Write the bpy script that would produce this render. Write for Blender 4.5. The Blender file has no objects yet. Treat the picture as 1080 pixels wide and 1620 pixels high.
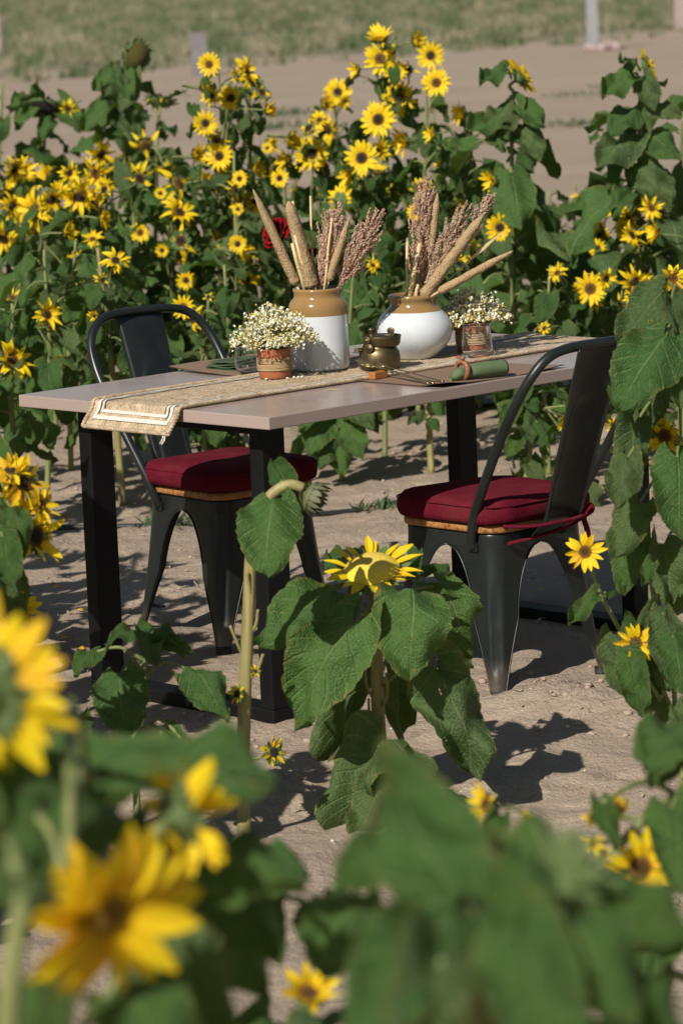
import bpy, bmesh, math, random
from mathutils import Vector, Matrix, Quaternion, noise
R = math.radians
PI = math.pi
random.seed(7)
sc = bpy.context.scene
col = sc.collection

# ---------------------------------------------------------------- camera, sky, sun, exposure
FPX, PITCH, ROLL, CAMH = 5601.0, R(8.89), R(-2.31), 1.83
cp, sp = math.cos(PITCH), math.sin(PITCH)
_f = Vector((0, cp, -sp)); _u0 = Vector((0, sp, cp)); _r0 = Vector((1, 0, 0))
_r = _r0 * math.cos(ROLL) + _u0 * math.sin(ROLL)
_u = _u0 * math.cos(ROLL) - _r0 * math.sin(ROLL)
EYE = Vector((0, 0, CAMH))
cam_data = bpy.data.cameras.new('camera')
cam = bpy.data.objects.new('camera', cam_data)
col.objects.link(cam)
M3 = Matrix((_r, _u, -_f)).transposed()
cam.matrix_world = Matrix.Translation(EYE) @ M3.to_4x4()
cam_data.sensor_fit = 'VERTICAL'
cam_data.sensor_height = 36.0
cam_data.sensor_width = 24.0
cam_data.lens = 36.0 * FPX / 1620.0
cam_data.clip_start = 0.1
cam_data.clip_end = 6000
cam_data.dof.use_dof = True
cam_data.dof.focus_distance = 8.9
cam_data.dof.aperture_fstop = 6.3
cam_data.dof.aperture_blades = 9
sc.camera = cam

SUN_EL = R(37)
sh = Vector((0.50, 0.866, 0)).normalized()            # where shadows fall on the ground
SUN_D = Vector((sh.x * math.cos(SUN_EL), sh.y * math.cos(SUN_EL), -math.sin(SUN_EL)))
world = bpy.data.worlds.new('World'); sc.world = world; world.use_nodes = True
wn = world.node_tree.nodes; wl = world.node_tree.links
sky = wn.new('ShaderNodeTexSky'); sky.sky_type = 'NISHITA'; sky.sun_disc = False
sky.sun_elevation = SUN_EL; sky.sun_rotation = math.atan2(-sh.x, -sh.y)
sky.air_density = 1.2; sky.dust_density = 0.9; sky.ozone_density = 1.0
wn['Background'].inputs[1].default_value = 0.05
wl.new(sky.outputs[0], wn['Background'].inputs[0])
sl = bpy.data.lights.new('sun', 'SUN'); sl.energy = 5.0; sl.angle = R(0.53); sl.color = (1.0, 0.94, 0.85)
so = bpy.data.objects.new('sun', sl); col.objects.link(so)
so.rotation_euler = SUN_D.to_track_quat('-Z', 'Y').to_euler()
so.location = (-10, -8, 12)
sc.view_settings.view_transform = 'Standard'
sc.view_settings.look = 'None'
sc.view_settings.gamma = 1.0
sc.view_settings.exposure = 0.18
sc.view_settings.use_curve_mapping = False
sc.render.engine = 'CYCLES'

# ---------------------------------------------------------------- helpers
def ray(px, py):
    return _f + _r * ((px - 540) / FPX) + _u * ((810 - py) / FPX)
def at(px, py, d):                       # the point seen at a pixel, d metres ahead
    v = ray(px, py); return EYE + v * (d * FK / v.y)
def atz(px, py, z):                      # the point seen at a pixel, on the level z
    v = ray(px, py); return EYE + v * ((z - CAMH) / v.z)
FK = 1.0
def rnd(a, b): return random.uniform(a, b)

class MB:
    def __init__(s): s.v = []; s.f = []; s.m = []; s.uv = []; s.sm = []
    def quad_grid(s, pts, nr, nc, mat=0, uvs=None, smooth=True, close_c=False):
        o = len(s.v); s.v += [tuple(p) for p in pts]
        cc = nc if close_c else nc - 1
        for i in range(nr - 1):
            for j in range(cc):
                j2 = (j + 1) % nc
                q = (o + i * nc + j, o + i * nc + j2, o + (i + 1) * nc + j2, o + (i + 1) * nc + j)
                s.f.append(q); s.m.append(mat); s.sm.append(smooth)
                if uvs: s.uv.append([uvs[k - o] for k in q])
                else: s.uv.append([(j / nc, i / nr), ((j + 1) / nc, i / nr), ((j + 1) / nc, (i + 1) / nr), (j / nc, (i + 1) / nr)])
    def face(s, pts, mat=0, uv=None, smooth=False):
        o = len(s.v); s.v += [tuple(p) for p in pts]
        s.f.append(tuple(range(o, o + len(pts)))); s.m.append(mat); s.sm.append(smooth)
        s.uv.append(uv or [(0, 0)] * len(pts))
    def box(s, c, d, mat=0, M=None):
        x, y, z = d[0] / 2, d[1] / 2, d[2] / 2
        P = [Vector((sx * x, sy * y, sz * z)) for sz in (-1, 1) for sy in (-1, 1) for sx in (-1, 1)]
        if M: P = [M @ p for p in P]
        P = [p + Vector(c) for p in P]
        o = len(s.v); s.v += [tuple(p) for p in P]
        for q in ((0, 2, 3, 1), (4, 5, 7, 6), (0, 1, 5, 4), (2, 6, 7, 3), (0, 4, 6, 2), (1, 3, 7, 5)):
            s.f.append(tuple(o + k for k in q)); s.m.append(mat); s.sm.append(False); s.uv.append([(0, 0), (1, 0), (1, 1), (0, 1)])
    def tube(s, pts, rad, n=8, mat=0, caps=True, flat=1.0):
        pts = [Vector(p) for p in pts]
        if not hasattr(rad, '__len__'): rad = [rad] * len(pts)
        t0 = (pts[1] - pts[0]).normalized()
        up = Vector((0, 0, 1)) if abs(t0.z) < 0.9 else Vector((1, 0, 0))
        nx = t0.cross(up).normalized(); o = len(s.v); grid = []; uvs = []
        for i, p in enumerate(pts):
            t = (pts[min(i + 1, len(pts) - 1)] - pts[max(i - 1, 0)]).normalized()
            nx = (nx - t * nx.dot(t)).normalized(); ny = t.cross(nx)
            for k in range(n):
                a = 2 * PI * k / n
                grid.append(p + nx * (math.cos(a) * rad[i]) + ny * (math.sin(a) * rad[i] * flat))
                uvs.append((k / n, i / max(1, len(pts) - 1)))
        s.quad_grid(grid, len(pts), n, mat, uvs, True, True)
        if caps:
            for base, rev in ((o, True), (o + (len(pts) - 1) * n, False)):
                idx = list(range(base, base + n))
                if rev: idx.reverse()
                s.f.append(tuple(idx)); s.m.append(mat); s.sm.append(False); s.uv.append([(0, 0)] * n)
    def lathe(s, prof, n=40, mat=0, c=(0, 0, 0), mats=None, M=None):
        o = len(s.v); grid = []
        for r, z in prof:
            for k in range(n):
                a = 2 * PI * k / n
                p = Vector((r * math.cos(a), r * math.sin(a), z))
                if M: p = M @ p
                grid.append(p + Vector(c))
        fs = len(s.f)
        s.quad_grid(grid, len(prof), n, mat, None, True, True)
        if mats:
            for i in range(len(prof) - 1):
                for j in range(n): s.m[fs + i * n + j] = mats[i]
    def mesh(s, name, mats):
        me = bpy.data.meshes.new(name)
        me.from_pydata(s.v, [], s.f)
        for m in mats if isinstance(mats, (list, tuple)) else [mats]: me.materials.append(m)
        me.polygons.foreach_set('material_index', s.m)
        me.polygons.foreach_set('use_smooth', s.sm)
        uvl = me.uv_layers.new(name='UVMap')
        flat = [c for f in s.uv for uv in f for c in uv]
        uvl.data.foreach_set('uv', flat)
        me.update(); return me
    def build(s, name, mats, parent=None):
        return link(name, s.mesh(name, mats), parent)
def link(name, me, parent=None, loc=None, M=None):
    o = bpy.data.objects.new(name, me); col.objects.link(o)
    if parent: o.parent = parent
    if M is not None: o.matrix_local = M
    elif loc is not None: o.location = loc
    return o
def empty(name, loc, rz=0.0, scale=1.0):
    o = bpy.data.objects.new(name, None); col.objects.link(o)
    o.location = loc; o.rotation_euler = (0, 0, rz); o.scale = (scale,) * 3; o.empty_display_size = 0.1
    return o
def tag(o, label, cat, group=None):
    o['label'] = label; o['category'] = cat
    if group: o['group'] = group
    return o
def kind(o, k): o['kind'] = k; return o
def bevel(o, w, seg=2):
    m = o.modifiers.new('bevel', 'BEVEL'); m.width = w; m.segments = seg; m.limit_method = 'ANGLE'; return o
def spline(P, n=6):
    P = [Vector(p) for p in P]; out = []
    for i in range(len(P) - 1):
        p0 = P[max(i - 1, 0)]; p1 = P[i]; p2 = P[i + 1]; p3 = P[min(i + 2, len(P) - 1)]
        for k in range(n):
            t = k / n
            out.append(0.5 * ((2 * p1) + (p2 - p0) * t + (2 * p0 - 5 * p1 + 4 * p2 - p3) * t * t + (3 * p1 - p0 - 3 * p2 + p3) * t ** 3))
    out.append(P[-1]); return out
def lerp(a, b, t): return a + (b - a) * t
def frame(y, zhint):                     # axes with Y along y and Z near zhint
    y = Vector(y).normalized(); z = Vector(zhint); z = z - y * z.dot(y)
    if z.length < 1e-5: z = Vector((0, 0, 1)) - y * y.z
    if z.length < 1e-5: z = Vector((1, 0, 0)) - y * y.x
    z.normalize(); x = y.cross(z)
    return Matrix((x, y, z)).transposed()

# ---------------------------------------------------------------- materials
class NT:
    def __init__(s, name):
        s.mat = bpy.data.materials.new(name); s.mat.use_nodes = True
        s.n = s.mat.node_tree.nodes; s.l = s.mat.node_tree.links
        s.b = s.n['Principled BSDF']; s.out = s.n['Material Output']
    def node(s, t, **k):
        o = s.n.new(t)
        for a, b in k.items(): setattr(o, a, b)
        return o
    def val(s, sock, v):
        if hasattr(v, 'is_linked') or hasattr(v, 'links'): s.l.new(v, sock)
        else: sock.default_value = v
    def math(s, op, a, b=0.0, c=0.0, clamp=False):
        o = s.node('ShaderNodeMath', operation=op); o.use_clamp = clamp
        s.val(o.inputs[0], a); s.val(o.inputs[1], b); s.val(o.inputs[2], c); return o.outputs[0]
    def coord(s, w='Object'): return s.node('ShaderNodeTexCoord').outputs[w]
    def pos(s): return s.node('ShaderNodeNewGeometry').outputs['Position']
    def mapping(s, v, sc=(1, 1, 1), loc=(0, 0, 0)):
        o = s.node('ShaderNodeMapping'); s.l.new(v, o.inputs[0]); o.inputs[3].default_value = sc; o.inputs[1].default_value = loc; return o.outputs[0]
    def noise(s, v, scale, detail=4, rough=0.55):
        o = s.node('ShaderNodeTexNoise'); s.l.new(v, o.inputs['Vector']); o.inputs['Scale'].default_value = scale
        o.inputs['Detail'].default_value = detail; o.inputs['Roughness'].default_value = rough; return o.outputs['Fac']
    def voro(s, v, scale, out='Distance', feat='F1'):
        o = s.node('ShaderNodeTexVoronoi', feature=feat); s.l.new(v, o.inputs['Vector']); o.inputs['Scale'].default_value = scale; return o.outputs[out]
    def ramp(s, f, stops):
        o = s.node('ShaderNodeValToRGB'); s.l.new(f, o.inputs[0]); e = o.color_ramp.elements
        while len(e) < len(stops): e.new(0.5)
        for i, (p, c) in enumerate(stops):
            e[i].position = p; e[i].color = (*c, 1) if len(c) == 3 else c
        return o.outputs[0]
    def mix(s, f, a, b, blend='MIX'):
        o = s.node('ShaderNodeMix', data_type='RGBA', blend_type=blend)
        s.val(o.inputs[0], f)
        for i, v in ((6, a), (7, b)):
            if isinstance(v, (tuple, list)): o.inputs[i].default_value = (*v, 1) if len(v) == 3 else v
            else: s.l.new(v, o.inputs[i])
        return o.outputs[2]
    def bump(s, h, strength=0.3, dist=0.01, nrm=None):
        o = s.node('ShaderNodeBump'); s.l.new(h, o.inputs['Height']); o.inputs['Strength'].default_value = strength
        o.inputs['Distance'].default_value = dist
        if nrm: s.l.new(nrm, o.inputs['Normal'])
        s.l.new(o.outputs[0], s.b.inputs['Normal']); return o.outputs[0]
    def base(s, c):
        if isinstance(c, (tuple, list)): s.b.inputs['Base Color'].default_value = (*c, 1)
        else: s.l.new(c, s.b.inputs['Base Color'])
    def rough(s, r): s.val(s.b.inputs['Roughness'], r)
    def rand(s): return s.node('ShaderNodeObjectInfo').outputs['Random']
    def sepuv(s):
        o = s.node('ShaderNodeSeparateXYZ'); s.l.new(s.coord('UV'), o.inputs[0]); return o.outputs[0], o.outputs[1]
    def translucent(s, colr, fac):
        t = s.node('ShaderNodeBsdfTranslucent'); s.l.new(colr, t.inputs[0])
        if s.b.inputs['Normal'].links: s.l.new(s.b.inputs['Normal'].links[0].from_socket, t.inputs['Normal'])
        m = s.node('ShaderNodeMixShader'); m.inputs[0].default_value = fac
        s.l.new(s.b.outputs[0], m.inputs[1]); s.l.new(t.outputs[0], m.inputs[2]); s.l.new(m.outputs[0], s.out.inputs[0])
MT = {}
def simple(name, c, rough=0.6, metal=0.0, nscale=None, namt=0.25, bump=0.0, bscale=None, bdist=0.002, spec=None):
    t = NT(name); t.rough(rough); t.b.inputs['Metallic'].default_value = metal
    if spec is not None: t.b.inputs['Specular IOR Level'].default_value = spec
    if nscale:
        f = t.noise(t.coord(), nscale, 5)
        t.base(t.mix(f, tuple(x * (1 - namt) for x in c), tuple(min(1, x * (1 + namt)) for x in c)))
    else: t.base(c)
    if bump: t.bump(t.noise(t.coord(), bscale or 60, 4), bump, bdist)
    MT[name] = t.mat; return t

def make_materials():
    # sand
    t = NT('sand'); p = t.pos()
    n1 = t.noise(p, 0.9, 5); n2 = t.noise(p, 9, 6, 0.65); n3 = t.noise(p, 140, 3, 0.7)
    c = t.ramp(n1, [(0.3, (0.365, 0.288, 0.215)), (0.7, (0.475, 0.384, 0.294))])
    c = t.mix(t.math('MULTIPLY', n2, 0.5), c, (0.295, 0.23, 0.172))
    fr = t.ramp(t.noise(t.mapping(p, (0.22, 1.0, 1)), 0.55, 5, 0.65), [(0.42, (0, 0, 0)), (0.62, (1, 1, 1))])
    c = t.mix(t.math('MULTIPLY', fr, 0.45), c, (0.29, 0.23, 0.178))
    c = t.mix(t.ramp(n3, [(0.35, (0.55,) * 3), (0.62, (0, 0, 0))]), c, (0.20, 0.15, 0.11))
    sx = t.node('ShaderNodeSeparateXYZ'); t.l.new(p, sx.inputs[0])
    # the dry field far off: soil under the grass
    edge = t.math('SUBTRACT', sx.outputs[1], t.math('MULTIPLY_ADD', sx.outputs[0], 0.96, 69.5))
    edge = t.math('ADD', edge, t.math('MULTIPLY', t.math('SUBTRACT', t.noise(p, 0.25, 5), 0.5), 16))
    fac = t.math('MULTIPLY_ADD', edge, 0.22, 0.5, True)
    gr = t.ramp(t.noise(t.mapping(p, (1, 0.22, 1)), 0.75, 6, 0.75), [(0.38, (0.062, 0.080, 0.034)), (0.5, (0.135, 0.128, 0.075)), (0.64, (0.225, 0.195, 0.13))])
    t.base(t.mix(fac, c, gr)); t.rough(0.95); t.b.inputs['Specular IOR Level'].default_value = 0.15
    h = t.math('ADD', t.math('MULTIPLY', n2, 1.0), t.math('MULTIPLY', n3, 0.22))
    h = t.math('ADD', h, t.math('MULTIPLY', t.noise(p, 40, 4, 0.6), 0.5))
    t.bump(h, 0.9, 0.02); MT['sand'] = t.mat
    simple('clod', (0.34, 0.262, 0.198), 0.95, 0, 60, 0.3, 0.8, 120, 0.003, 0.15)
    simple('pebble', (0.55, 0.50, 0.44), 0.8, 0, 30, 0.3)
    # leaves
    for nm, base, dark, pale, mot in (('leaf', (0.060, 0.138, 0.030), (0.025, 0.076, 0.018), (0.20, 0.27, 0.10), 0.45),
                                      ('leaf_old', (0.076, 0.132, 0.042), (0.036, 0.080, 0.025), (0.22, 0.26, 0.12), 0.9)):
        t = NT(nm); u, v = t.sepuv()
        au = t.math('ABSOLUTE', t.math('SUBTRACT', u, 0.5))
        mid = t.math('SUBTRACT', 1.0, t.math('MULTIPLY', au, 42), 0, True)
        w = t.math('FRACT', t.math('SUBTRACT', t.math('MULTIPLY', v, 6.5), t.math('MULTIPLY', au, 4.6)))
        side = t.math('SUBTRACT', 1.0, t.math('MULTIPLY', t.math('ABSOLUTE', t.math('SUBTRACT', w, 0.5)), 11), 0, True)
        side = t.math('MULTIPLY', side, 0.62)
        vein = t.math('MAXIMUM', mid, side)
        ob = t.coord(); n = t.noise(ob, 9, 5, 0.6); fine = t.voro(ob, 55, 'Distance')
        c = t.mix(n, dark, base)
        c = t.mix(t.math('MULTIPLY', t.rand(), 0.55), c, tuple(x * k for x, k in zip(base, (1.5, 1.25, 1.1))))
        sp_ = t.ramp(t.noise(ob, 20, 6, 0.7), [(0.52, (0, 0, 0)), (0.74, (1, 1, 1))])
        c = t.mix(t.math('MULTIPLY', sp_, mot), c, (0.16, 0.19, 0.085))
        dry = t.ramp(t.noise(ob, 3.5, 5, 0.6), [(0.66, (0, 0, 0)), (0.74, (1, 1, 1))])
        c = t.mix(t.math('MULTIPLY', dry, 0.35 * mot), c, (0.17, 0.115, 0.045))
        c = t.mix(t.math('MULTIPLY', vein, 0.8), c, pale)
        ed = t.math('MAXIMUM', t.math('MULTIPLY_ADD', au, 2.0, 0.0), v)
        ed = t.math('MULTIPLY', t.ramp(t.math('ADD', ed, t.math('MULTIPLY', t.math('SUBTRACT', t.noise(ob, 6, 5, .65), 0.5), 0.75)), [(0.93, (0, 0, 0)), (1.06, (1, 1, 1))]), 0.35 + 0.4 * mot)
        c = t.mix(ed, c, (0.21, 0.17, 0.05))
        t.base(c); t.rough(t.math('MULTIPLY_ADD', n, 0.3, 0.36)); t.b.inputs['Specular IOR Level'].default_value = 0.32
        h = t.math('ADD', t.math('MULTIPLY', vein, -0.8), t.math('MULTIPLY', n, 1.4)); h = t.math('ADD', h, t.math('MULTIPLY', fine, 0.55))
        t.bump(h, 0.8, 0.006)
        t.translucent(t.mix(0.6, c, (0.22, 0.36, 0.03)), 0.32)
        if nm == 'leaf_old':
            hole = t.ramp(t.noise(ob, 5.5, 4, 0.5), [(0.70, (0, 0, 0)), (0.71, (1, 1, 1))]); src = t.out.inputs[0].links[0].from_socket
            tr = t.node('ShaderNodeBsdfTransparent'); mx = t.node('ShaderNodeMixShader'); t.l.new(hole, mx.inputs[0]); t.l.new(src, mx.inputs[1]); t.l.new(tr.outputs[0], mx.inputs[2]); t.l.new(mx.outputs[0], t.out.inputs[0])
        MT[nm] = t.mat
    t = NT('stem'); ob = t.coord(); n = t.noise(t.mapping(ob, (60, 60, 4)), 1.0, 4)
    c = t.ramp(n, [(0.3, (0.10, 0.135, 0.038)), (0.7, (0.23, 0.24, 0.085))]); t.base(c); t.rough(0.6); t.bump(n, 0.5, 0.003); MT['stem'] = t.mat
    t = NT('old_stem'); ob = t.coord(); n = t.noise(t.mapping(ob, (90, 90, 5)), 1.0, 4)
    sx = t.node('ShaderNodeSeparateXYZ'); t.l.new(t.pos(), sx.inputs[0])
    c = t.ramp(n, [(0.3, (0.17, 0.165, 0.05)), (0.7, (0.34, 0.32, 0.13))])
    c = t.mix(t.math('MULTIPLY', t.noise(ob, 25, 3), 0.5), c, (0.22, 0.12, 0.05))
    t.base(c); t.rough(0.6); t.bump(n, 0.6, 0.004); MT['old_stem'] = t.mat
    simple('bud_green', (0.085, 0.13, 0.035), 0.65, 0, 40, 0.45, 0.5, 90)
    simple('bud_purple', (0.105, 0.11, 0.05), 0.6, 0, 5, 0.6, 0.5, 20)
    # petals
    for nm, tip, bas in (('petal', (0.86, 0.66, 0.016), (0.84, 0.52, 0.010)), ('petal_aged', (0.78, 0.48, 0.02), (0.62, 0.28, 0.01))):
        t = NT(nm); u, v = t.sepuv()
        c = t.mix(t.ramp(v, [(0.0, (0, 0, 0)), (0.5, (1, 1, 1))]), bas, tip)
        c = t.mix(t.math('MULTIPLY', t.rand(), 0.35), c, (0.84, 0.56, 0.01))
        st = t.noise(t.mapping(t.coord('UV'), (9, 0.7, 1)), 3, 3)
        c = t.mix(t.math('MULTIPLY', st, 0.3), c, (0.78, 0.48, 0.008))
        t.base(c); t.rough(0.5); t.b.inputs['Specular IOR Level'].default_value = 0.25; t.bump(st, 0.4, 0.002)
        t.translucent(c, 0.3); MT[nm] = t.mat
    for nm, stops in (('disc', [(0.0, (0.085, 0.060, 0.015)), (0.34, (0.028, 0.014, 0.006)), (0.62, (0.05, 0.020, 0.006)), (0.78, (0.33, 0.15, 0.012)), (1.0, (0.30, 0.17, 0.015))]),
                      ('disc_yellow', [(0.0, (0.62, 0.46, 0.09)), (0.5, (0.78, 0.56, 0.07)), (0.8, (0.84, 0.62, 0.05)), (1.0, (0.84, 0.62, 0.03))]),
                      ('disc_orange', [(0.0, (0.22, 0.12, 0.015)), (0.4, (0.17, 0.065, 0.008)), (0.7, (0.48, 0.21, 0.01)), (1.0, (0.55, 0.28, 0.01))]),
                      ('disc_amber', [(0.0, (0.55, 0.26, 0.012)), (0.4, (0.50, 0.22, 0.010)), (0.7, (0.66, 0.36, 0.01)), (1.0, (0.75, 0.46, 0.01))]),
                      ('disc_seed', [(0.0, (0.30, 0.25, 0.035)), (0.6, (0.24, 0.205, 0.03)), (1.0, (0.17, 0.17, 0.035))]),
                      ('disc_dark', [(0.0, (0.03, 0.022, 0.012)), (1.0, (0.045, 0.04, 0.016))])):
        t = NT(nm); u, v = t.sepuv(); ob = t.coord()
        vd = t.voro(ob, 26 if nm != 'disc_yellow' else 34)
        f = t.math('ADD', v, t.math('MULTIPLY', t.math('SUBTRACT', t.noise(ob, 30, 3), 0.5), 0.3))
        c = t.ramp(f, stops); c = t.mix(t.math('MULTIPLY', vd, 0.5 if nm == 'disc_yellow' else 0.7, 0, True), c, tuple(x * 0.45 for x in stops[1][1]))
        t.base(c); t.rough(0.85); t.bump(vd, 0.25 if nm == 'disc_yellow' else 0.9, 0.03); MT[nm] = t.mat
    # furniture
    t = NT('stone_top'); ob = t.coord()
    c = t.ramp(t.noise(ob, 420, 3, 0.7), [(0.3, (0.26, 0.195, 0.168)), (0.55, (0.36, 0.28, 0.245)), (0.75, (0.47, 0.385, 0.34))])
    c = t.mix(t.math('MULTIPLY', t.noise(ob, 5, 5), 0.35), c, (0.30, 0.23, 0.20))
    du = t.ramp(t.noise(ob, 13, 6, 0.7), [(0.5, (0, 0, 0)), (0.8, (1, 1, 1))])
    c = t.mix(t.math('MULTIPLY', du, 0.3), c, (0.38, 0.31, 0.265))
    t.base(c); t.rough(t.math('MULTIPLY_ADD', t.noise(ob, 9, 5), 0.26, 0.10)); t.bump(t.noise(ob, 300, 2), 0.06, 0.001); MT['stone_top'] = t.mat
    t = simple('black_metal', (0.0045, 0.0047, 0.005), 0.5, 0, 30, 0.3, 0.15, 220, 0.001, 0.22)
    t.rough(t.math('MULTIPLY_ADD', t.noise(t.coord(), 12, 5), 0.25, 0.42))
    t = NT('chair_metal'); ob = t.coord()
    du = t.ramp(t.noise(ob, 9, 6, 0.7), [(0.42, (0, 0, 0)), (0.75, (1, 1, 1))])
    c = t.mix(t.math('MULTIPLY', du, 0.5), (0.0155, 0.0195, 0.0185), (0.040, 0.045, 0.042))
    sc_ = t.ramp(t.noise(t.mapping(ob, (160, 160, 12)), 1, 3), [(0.66, (0, 0, 0)), (0.72, (1, 1, 1))])
    c = t.mix(t.math('MULTIPLY', sc_, 0.12), c, (0.12, 0.12, 0.12))
    low = t.math('MULTIPLY_ADD', _sep(t, ob, 2), -9.0, 1.0, True)
    c = t.mix(t.math('MULTIPLY', low, t.math('MULTIPLY', t.noise(ob, 26, 5, 0.7), 0.9)), c, (0.26, 0.20, 0.15))
    t.base(c); t.rough(t.math('MULTIPLY_ADD', t.noise(ob, 14, 5), 0.28, 0.2)); t.b.inputs['Metallic'].default_value = 0.35
    t.bump(t.noise(ob, 90, 3), 0.05, 0.002); MT['chair_metal'] = t.mat
    t = NT('seat_wood'); ob = t.coord()
    n = t.noise(t.mapping(ob, (9, 90, 90)), 1, 6, 0.65)
    c = t.ramp(n, [(0.3, (0.10, 0.036, 0.012)), (0.5, (0.33, 0.145, 0.045)), (0.72, (0.50, 0.26, 0.10))]); t.base(c); t.rough(0.5); t.bump(n, 0.5, 0.003); MT['seat_wood'] = t.mat
    t = NT('burgundy'); ob = t.coord()
    n = t.noise(t.mapping(ob, (420, 60, 420)), 1, 3); n2 = t.noise(t.mapping(ob, (60, 420, 420)), 1, 3)
    w = t.math('ADD', n, n2)
    du = t.ramp(t.noise(ob, 7, 6, 0.7), [(0.45, (0, 0, 0)), (0.8, (1, 1, 1))])
    c = t.mix(t.math('MULTIPLY', w, 0.5), (0.070, 0.0045, 0.011), (0.145, 0.010, 0.022)); c = t.mix(t.math('MULTIPLY', du, 0.16), c, (0.27, 0.13, 0.10)); t.base(c); t.rough(0.85)
    t.b.inputs['Specular IOR Level'].default_value = 0.06
    t.bump(t.math('ADD', w, t.math('MULTIPLY', t.noise(ob, 16, 3), 2.5)), 0.7, 0.003); MT['burgundy'] = t.mat
    # jute
    t = NT('jute'); ob = t.coord()
    wv = t.noise(t.mapping(ob, (150, 300, 200)), 1, 4, 0.6)
    h = t.math('MULTIPLY_ADD', t.noise(ob, 35, 3), 0.5, t.math('MULTIPLY', wv, 0.75))
    c = t.ramp(h, [(0.34, (0.13, 0.09, 0.052)), (0.55, (0.34, 0.25, 0.155)), (0.80, (0.58, 0.47, 0.325))]); t.base(c); t.rough(0.9)
    t.bump(h, 0.9, 0.004); MT['jute'] = t.mat
    t = NT('jute_white'); ob = t.coord(); wv = t.noise(t.mapping(ob, (130, 420, 200)), 1, 4, 0.6)
    c = t.ramp(wv, [(0.3, (0.40, 0.36, 0.29)), (0.62, (0.72, 0.69, 0.62))]); t.base(c); t.rough(0.9); t.bump(wv, 0.9, 0.003); MT['jute_white'] = t.mat
    simple('jute_dark', (0.115, 0.075, 0.042), 0.9, 0, 200, 0.4, 0.8, 300, 0.003)
    simple('mat_brown', (0.205, 0.132, 0.085), 0.7, 0, 14, 0.18, 0.25, 220, 0.001)
    # ceramics
    t = simple('glaze_white', (0.57, 0.60, 0.62), 0.13, 0, 11, 0.12, 0.08, 25, 0.003); t.b.inputs['Coat Weight'].default_value = 0.3
    t = simple('glaze_tan', (0.275, 0.165, 0.062), 0.13, 0, 9, 0.4, 0.05, 40, 0.002); t.b.inputs['Coat Weight'].default_value = 0.3
    simple('inside_dark', (0.06, 0.04, 0.02), 0.8)
    simple('terracotta', (0.36, 0.115, 0.05), 0.8, 0, 40, 0.25, 0.3, 120, 0.002)
    simple('twine', (0.36, 0.25, 0.13), 0.9, 0, 260, 0.4, 0.6, 500, 0.001)
    t = simple('old_brass', (0.125, 0.095, 0.048), 0.42, 0.8, 30, 0.7, 0.25, 35, 0.003)
    simple('cutlery_brass', (0.50, 0.40, 0.22), 0.25, 0.95, 40, 0.15)
    simple('block_wood', (0.33, 0.13, 0.035), 0.5, 0, 60, 0.35, 0.3, 100)
    simple('ring_wood', (0.235, 0.095, 0.048), 0.55, 0, 90, 0.35, 0.3, 150)
    simple('napkin_green', (0.085, 0.125, 0.055), 0.85, 0, 200, 0.2, 0.4, 500, 0.001)
    simple('napkin_dark', (0.035, 0.062, 0.024), 0.85, 0, 120, 0.3, 0.4, 400, 0.001)
    t = NT('glass'); t.base((1, 1, 1)); t.rough(0.02); t.b.inputs['Transmission Weight'].default_value = 1.0; t.b.inputs['IOR'].default_value = 1.45; MT['glass'] = t.mat
    simple('rose_red', (0.155, 0.0025, 0.005), 0.7, 0, 80, 0.3, 0.2, 100, 0.002, 0.1)
    t = NT('millet'); ob = t.coord(); v = t.voro(ob, 340)
    c = t.ramp(v, [(0.0, (0.60, 0.44, 0.25)), (0.45, (0.42, 0.285, 0.145)), (0.85, (0.13, 0.08, 0.04))]); c = t.mix(t.math('MULTIPLY', t.noise(ob, 12, 4), 0.4), c, (0.46, 0.34, 0.19)); t.base(c); t.rough(0.8); t.bump(v, 0.8, -0.003); MT['millet'] = t.mat
    t = NT('sorghum'); ob = t.coord(); c = t.ramp(t.noise(ob, 130, 3), [(0.3, (0.27, 0.13, 0.085)), (0.5, (0.46, 0.28, 0.20)), (0.68, (0.66, 0.48, 0.38))]); t.base(c); t.rough(0.7); MT['sorghum'] = t.mat
    t = NT('sorghum_pale'); ob = t.coord(); c = t.ramp(t.noise(ob, 130, 3), [(0.3, (0.27, 0.155, 0.095)), (0.55, (0.46, 0.32, 0.22)), (0.75, (0.62, 0.48, 0.36))]); t.base(c); t.rough(0.7); MT['sorghum_pale'] = t.mat
    simple('straw', (0.56, 0.42, 0.22), 0.6, 0, 30, 0.2, 0.3, 120)
    simple('blossom', (0.76, 0.73, 0.55), 0.6, 0, 120, 0.18)
    simple('blossom_yellow', (0.62, 0.50, 0.13), 0.6, 0, 120, 0.2)
    simple('sprig', (0.13, 0.16, 0.045), 0.7, 0, 60, 0.3)
    simple('hose', (0.018, 0.018, 0.019), 0.55, 0, 20, 0.3)
    simple('post_stone', (0.165, 0.15, 0.155), 0.85, 0, 6, 0.2, 0.4, 20, 0.01)
    simple('post_pink', (0.33, 0.25, 0.24), 0.85, 0, 6, 0.2, 0.4, 20, 0.01)
    simple('post_white', (0.25, 0.25, 0.26), 0.8, 0, 5, 0.15, 0.3, 20, 0.01)
    t = NT('dry_grass'); c = t.ramp(t.noise(t.mapping(t.pos(), (1, 0.15, 1)), 1.1, 4, 0.6), [(0.42, (0.052, 0.084, 0.026)), (0.53, (0.145, 0.138, 0.078)), (0.66, (0.25, 0.215, 0.14))]); t.base(c); t.rough(0.8); MT['dry_grass'] = t.mat
    simple('weed', (0.05, 0.09, 0.028), 0.7, 0, 20, 0.4)
    simple('litter', (0.42, 0.32, 0.20), 0.8, 0, 40, 0.4)
    simple('rag_black', (0.015, 0.015, 0.016), 0.6)
    simple('rag_teal', (0.02, 0.14, 0.12), 0.6)
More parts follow.
